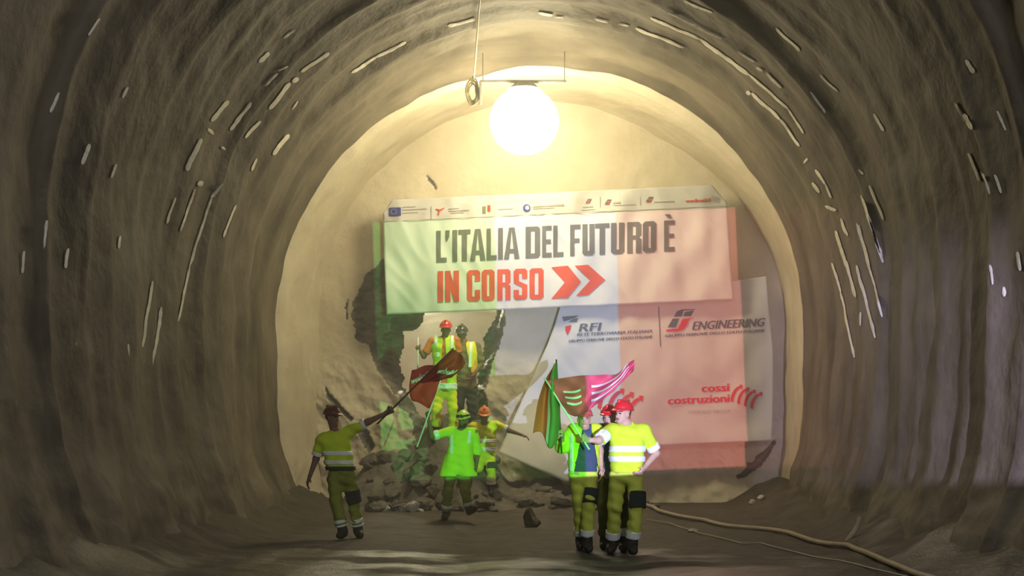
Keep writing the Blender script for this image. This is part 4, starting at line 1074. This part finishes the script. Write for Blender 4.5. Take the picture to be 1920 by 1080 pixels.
person(dict(name='H', Y=15.3, label='person in yellow striped shirt and glossy red helmet with a hand on the hip, rightmost', skin='skin', helmet='helmet_red', k=1.04,
    fw=(-0.2, -0.98), hf=(-0.72, -0.69), hz=0.0, fat=1.1,
    j=dict(hd=(1168,776), nk=(1176,796,0.02), shR=(1146,806,0.0), elR=(1121,826,-0.22), wrR=(1099,821,-0.32), shL=(1208,808), elL=(1231,850,0.08), wrL=(1208,876,-0.06),
           hpR=(1158,892), hpL=(1190,892), knR=(1153,940,0.0), knL=(1193,938,-0.1), anR=(1150,990,0.22), anL=(1185,998,-0.02), toR=(1144,1010,0.05), toL=(1186,1016,-0.22)),
    gripR=gp(1092,822,15.02,(1105,843,15.0),(1021,709,15.15)), palmL=(-0.9,0.1,0.3), curlL=0.5, shirt='hivis', hem=886, bands=[(836,848),(855,866)], arm_bands=[('R',0.5,0.86),('L',0.62,0.86)],
    trousers='olive', waist=884, cuffs=[('R',0.66,0.84),('L',0.66,0.84)], pads='L'))

# ---------------------------------------------------------------- hose and cables
def tube(name, pts, r, m, parent=None, seg=10):
    cu = bpy.data.curves.new(name, 'CURVE'); cu.dimensions = '3D'; cu.bevel_depth = r; cu.bevel_resolution = 3; cu.resolution_u = 6
    sp_ = cu.splines.new('NURBS'); sp_.points.add(len(pts)-1); sp_.order_u = 3; sp_.use_endpoint_u = True
    for p_, q in zip(sp_.points, pts): p_.co = (*q, 1)
    cu.use_fill_caps = True
    ob = bpy.data.objects.new('tmp', cu); COL.objects.link(ob); dg = bpy.context.evaluated_depsgraph_get()
    me = bpy.data.meshes.new_from_object(ob.evaluated_get(dg)); bpy.data.objects.remove(ob); bpy.data.curves.remove(cu)
    me.name = name; me.materials.clear()
    return obj_me(name, me, m, parent, True)
def on_floor(pxs, r):
    P = []
    for px, py in pxs:
        Y = CAM_H*F_PX/(py-VY)
        for _ in range(25):
            p = W(px, py, Y); z = ground(p.x, Y); Y = Y*0.5 + 0.5*(CAM_H-z)*F_PX/(py-VY)
        p = W(px, py, Y); P.append((p.x, Y, ground(p.x, Y)+r+0.012))
    Q = []
    for i in range(len(P)-1):
        for t in np.linspace(0, 1, 6, endpoint=False):
            x = P[i][0]*(1-t)+P[i+1][0]*t; y = P[i][1]*(1-t)+P[i+1][1]*t; Q.append((x, y, ground(x, y)+r+0.012))
    Q.append(P[-1]); return Q
h = tube('hose', on_floor([(1212,951),(1234,962),(1270,972),(1320,980),(1370,992),(1420,996),(1450,999),(1490,1008),(1520,1019),(1560,1027),(1590,1029),(1622,1042),(1660,1060),(1720,1085),(1800,1110)], 0.032), 0.032, MT['hose'])
tag(h, 'thick pale hose snaking over the floor to the lower right', 'hose')
h = tube('cable', on_floor([(1212,977),(1260,985),(1310,1002),(1345,1010),(1390,1022),(1425,1021),(1470,1033),(1520,1046),(1570,1054),(1620,1066),(1670,1078),(1760,1096)], 0.009), 0.009, MT['cable'])
tag(h, 'thin cable lying on the wet floor in front of the thick hose', 'cable')
# bent pale pipe end sticking out of the right bank
pp = []
for px, py in ((1588,998),(1598,985),(1607,972),(1611,960),(1612,952)):
    Yp = 16.2; p = W(px, py, Yp); pp.append((p.x, Yp, p.z))
g0 = ground(pp[0][0], 16.2); dzp = g0-0.02-pp[0][2]
h = tube('pipe', [(a, b, c+dzp) for a, b, c in pp], 0.03, MT['hose']); tag(h, 'bent pale pipe end sticking up from the dirt bank at right', 'pipe')

# ---------------------------------------------------------------- work light
def lamp():
    r = empty('work_light', LAMP, 'large glaring round work light hanging under the tunnel crown', 'lamp')
    bm = bmesh.new(); bmesh.ops.create_uvsphere(bm, u_segments=32, v_segments=20, radius=0.60)
    for v in bm.verts:
        v.co.z *= 0.95; v.co += LAMP
    em = bpy.data.materials.new('lamp_glow'); em.use_nodes = True; nt = em.node_tree; nt.nodes.clear()
    e = nt.nodes.new('ShaderNodeEmission'); e.inputs[0].default_value = (1.0, 0.86, 0.52, 1); e.inputs[1].default_value = LAMP_RADIANCE
    o_ = nt.nodes.new('ShaderNodeOutputMaterial'); nt.links.new(e.outputs[0], o_.inputs[0])
    obj_bm('globe', bm, em, r, True)
    def box(c, s):
        bm = bmesh.new(); bmesh.ops.create_cube(bm, size=1); bm.transform(Matrix.Translation(c) @ Matrix.Diagonal((*s, 1))); bmesh.ops.bevel(bm, geom=bm.edges[:], offset=0.01, segments=2, affect='EDGES'); return bm
    bm = bmesh.new(); bmesh.ops.create_cone(bm, cap_ends=True, segments=40, radius1=0.30, radius2=0.16, depth=0.12); bm.transform(Matrix.Translation(LAMP+Vector((0, 0, 0.60)))); obj_bm('hood', bm, MT['metal'], r)
    obj_bm('bracket_bar', box(LAMP+Vector((-0.02, 0, 0.69)), (1.5, 0.06, 0.05)), MT['metal'], r)
    for sx in (-0.72, 0.70): obj_bm('hanger_rod', box(LAMP+Vector((sx, 0, 0.95)), (0.016, 0.016, 0.56)), MT['metal'], r)
    obj_bm('side_arm', box(LAMP+Vector((-0.76, 0, 0.50)), (0.05, 0.05, 0.42)), MT['metal'], r)
lamp()
# supply cable along the crown with its spare loops
ca = [W(901, -6, 19.1), W(898, 20, 19.7), W(896, 50, 20.3), W(893, 90, 21.2), W(890, 130, 22.1), W(888, 150, 22.3)]
h = tube('cable', [tuple(p) for p in ca], 0.014, MT['cable']); tag(h, 'pale cable hanging from the crown down to the coil by the lamp', 'cable')
cl = []
c0 = W(886, 173, 22.3)
for i in range(110):
    a = i/110*2*math.pi*5; k_ = 1-0.10*(i//22)
    cl.append((c0.x+0.11*k_*math.sin(a)+0.01*math.sin(i), 22.3+0.02*(i/110-0.5)*4, c0.z+0.24*k_*math.cos(a)))
cl.insert(0, (c0.x+0.01, 22.3, c0.z+0.27))
h = tube('cable_coil', cl, 0.013, mat('olive_cable', (0.19, 0.17, 0.09), 0.6)); tag(h, 'oval coil of spare cable hung just left of the lamp', 'cable coil')

# ---------------------------------------------------------------- dust in the air near the face
def haze():
    bm = bmesh.new(); bmesh.ops.create_cube(bm, size=1)
    bm.transform(Matrix.Translation((0, 24.4, 4.2)) @ Matrix.Diagonal((11, 23, 9.6, 1)))
    m = bpy.data.materials.new('dust_haze'); m.use_nodes = True; nt = m.node_tree; nt.nodes.clear()
    v = nt.nodes.new('ShaderNodeVolumeScatter'); v.inputs['Color'].default_value = (0.98, 0.93, 0.85, 1); v.inputs['Density'].default_value = 0.022; v.inputs['Anisotropy'].default_value = 0.25
    o_ = nt.nodes.new('ShaderNodeOutputMaterial'); nt.links.new(v.outputs[0], o_.inputs['Volume'])
    o = obj_bm('dust_haze', bm, m, None); tag(o, 'thin dust hanging in the air before the tunnel face', 'dust', kind='stuff')
haze()
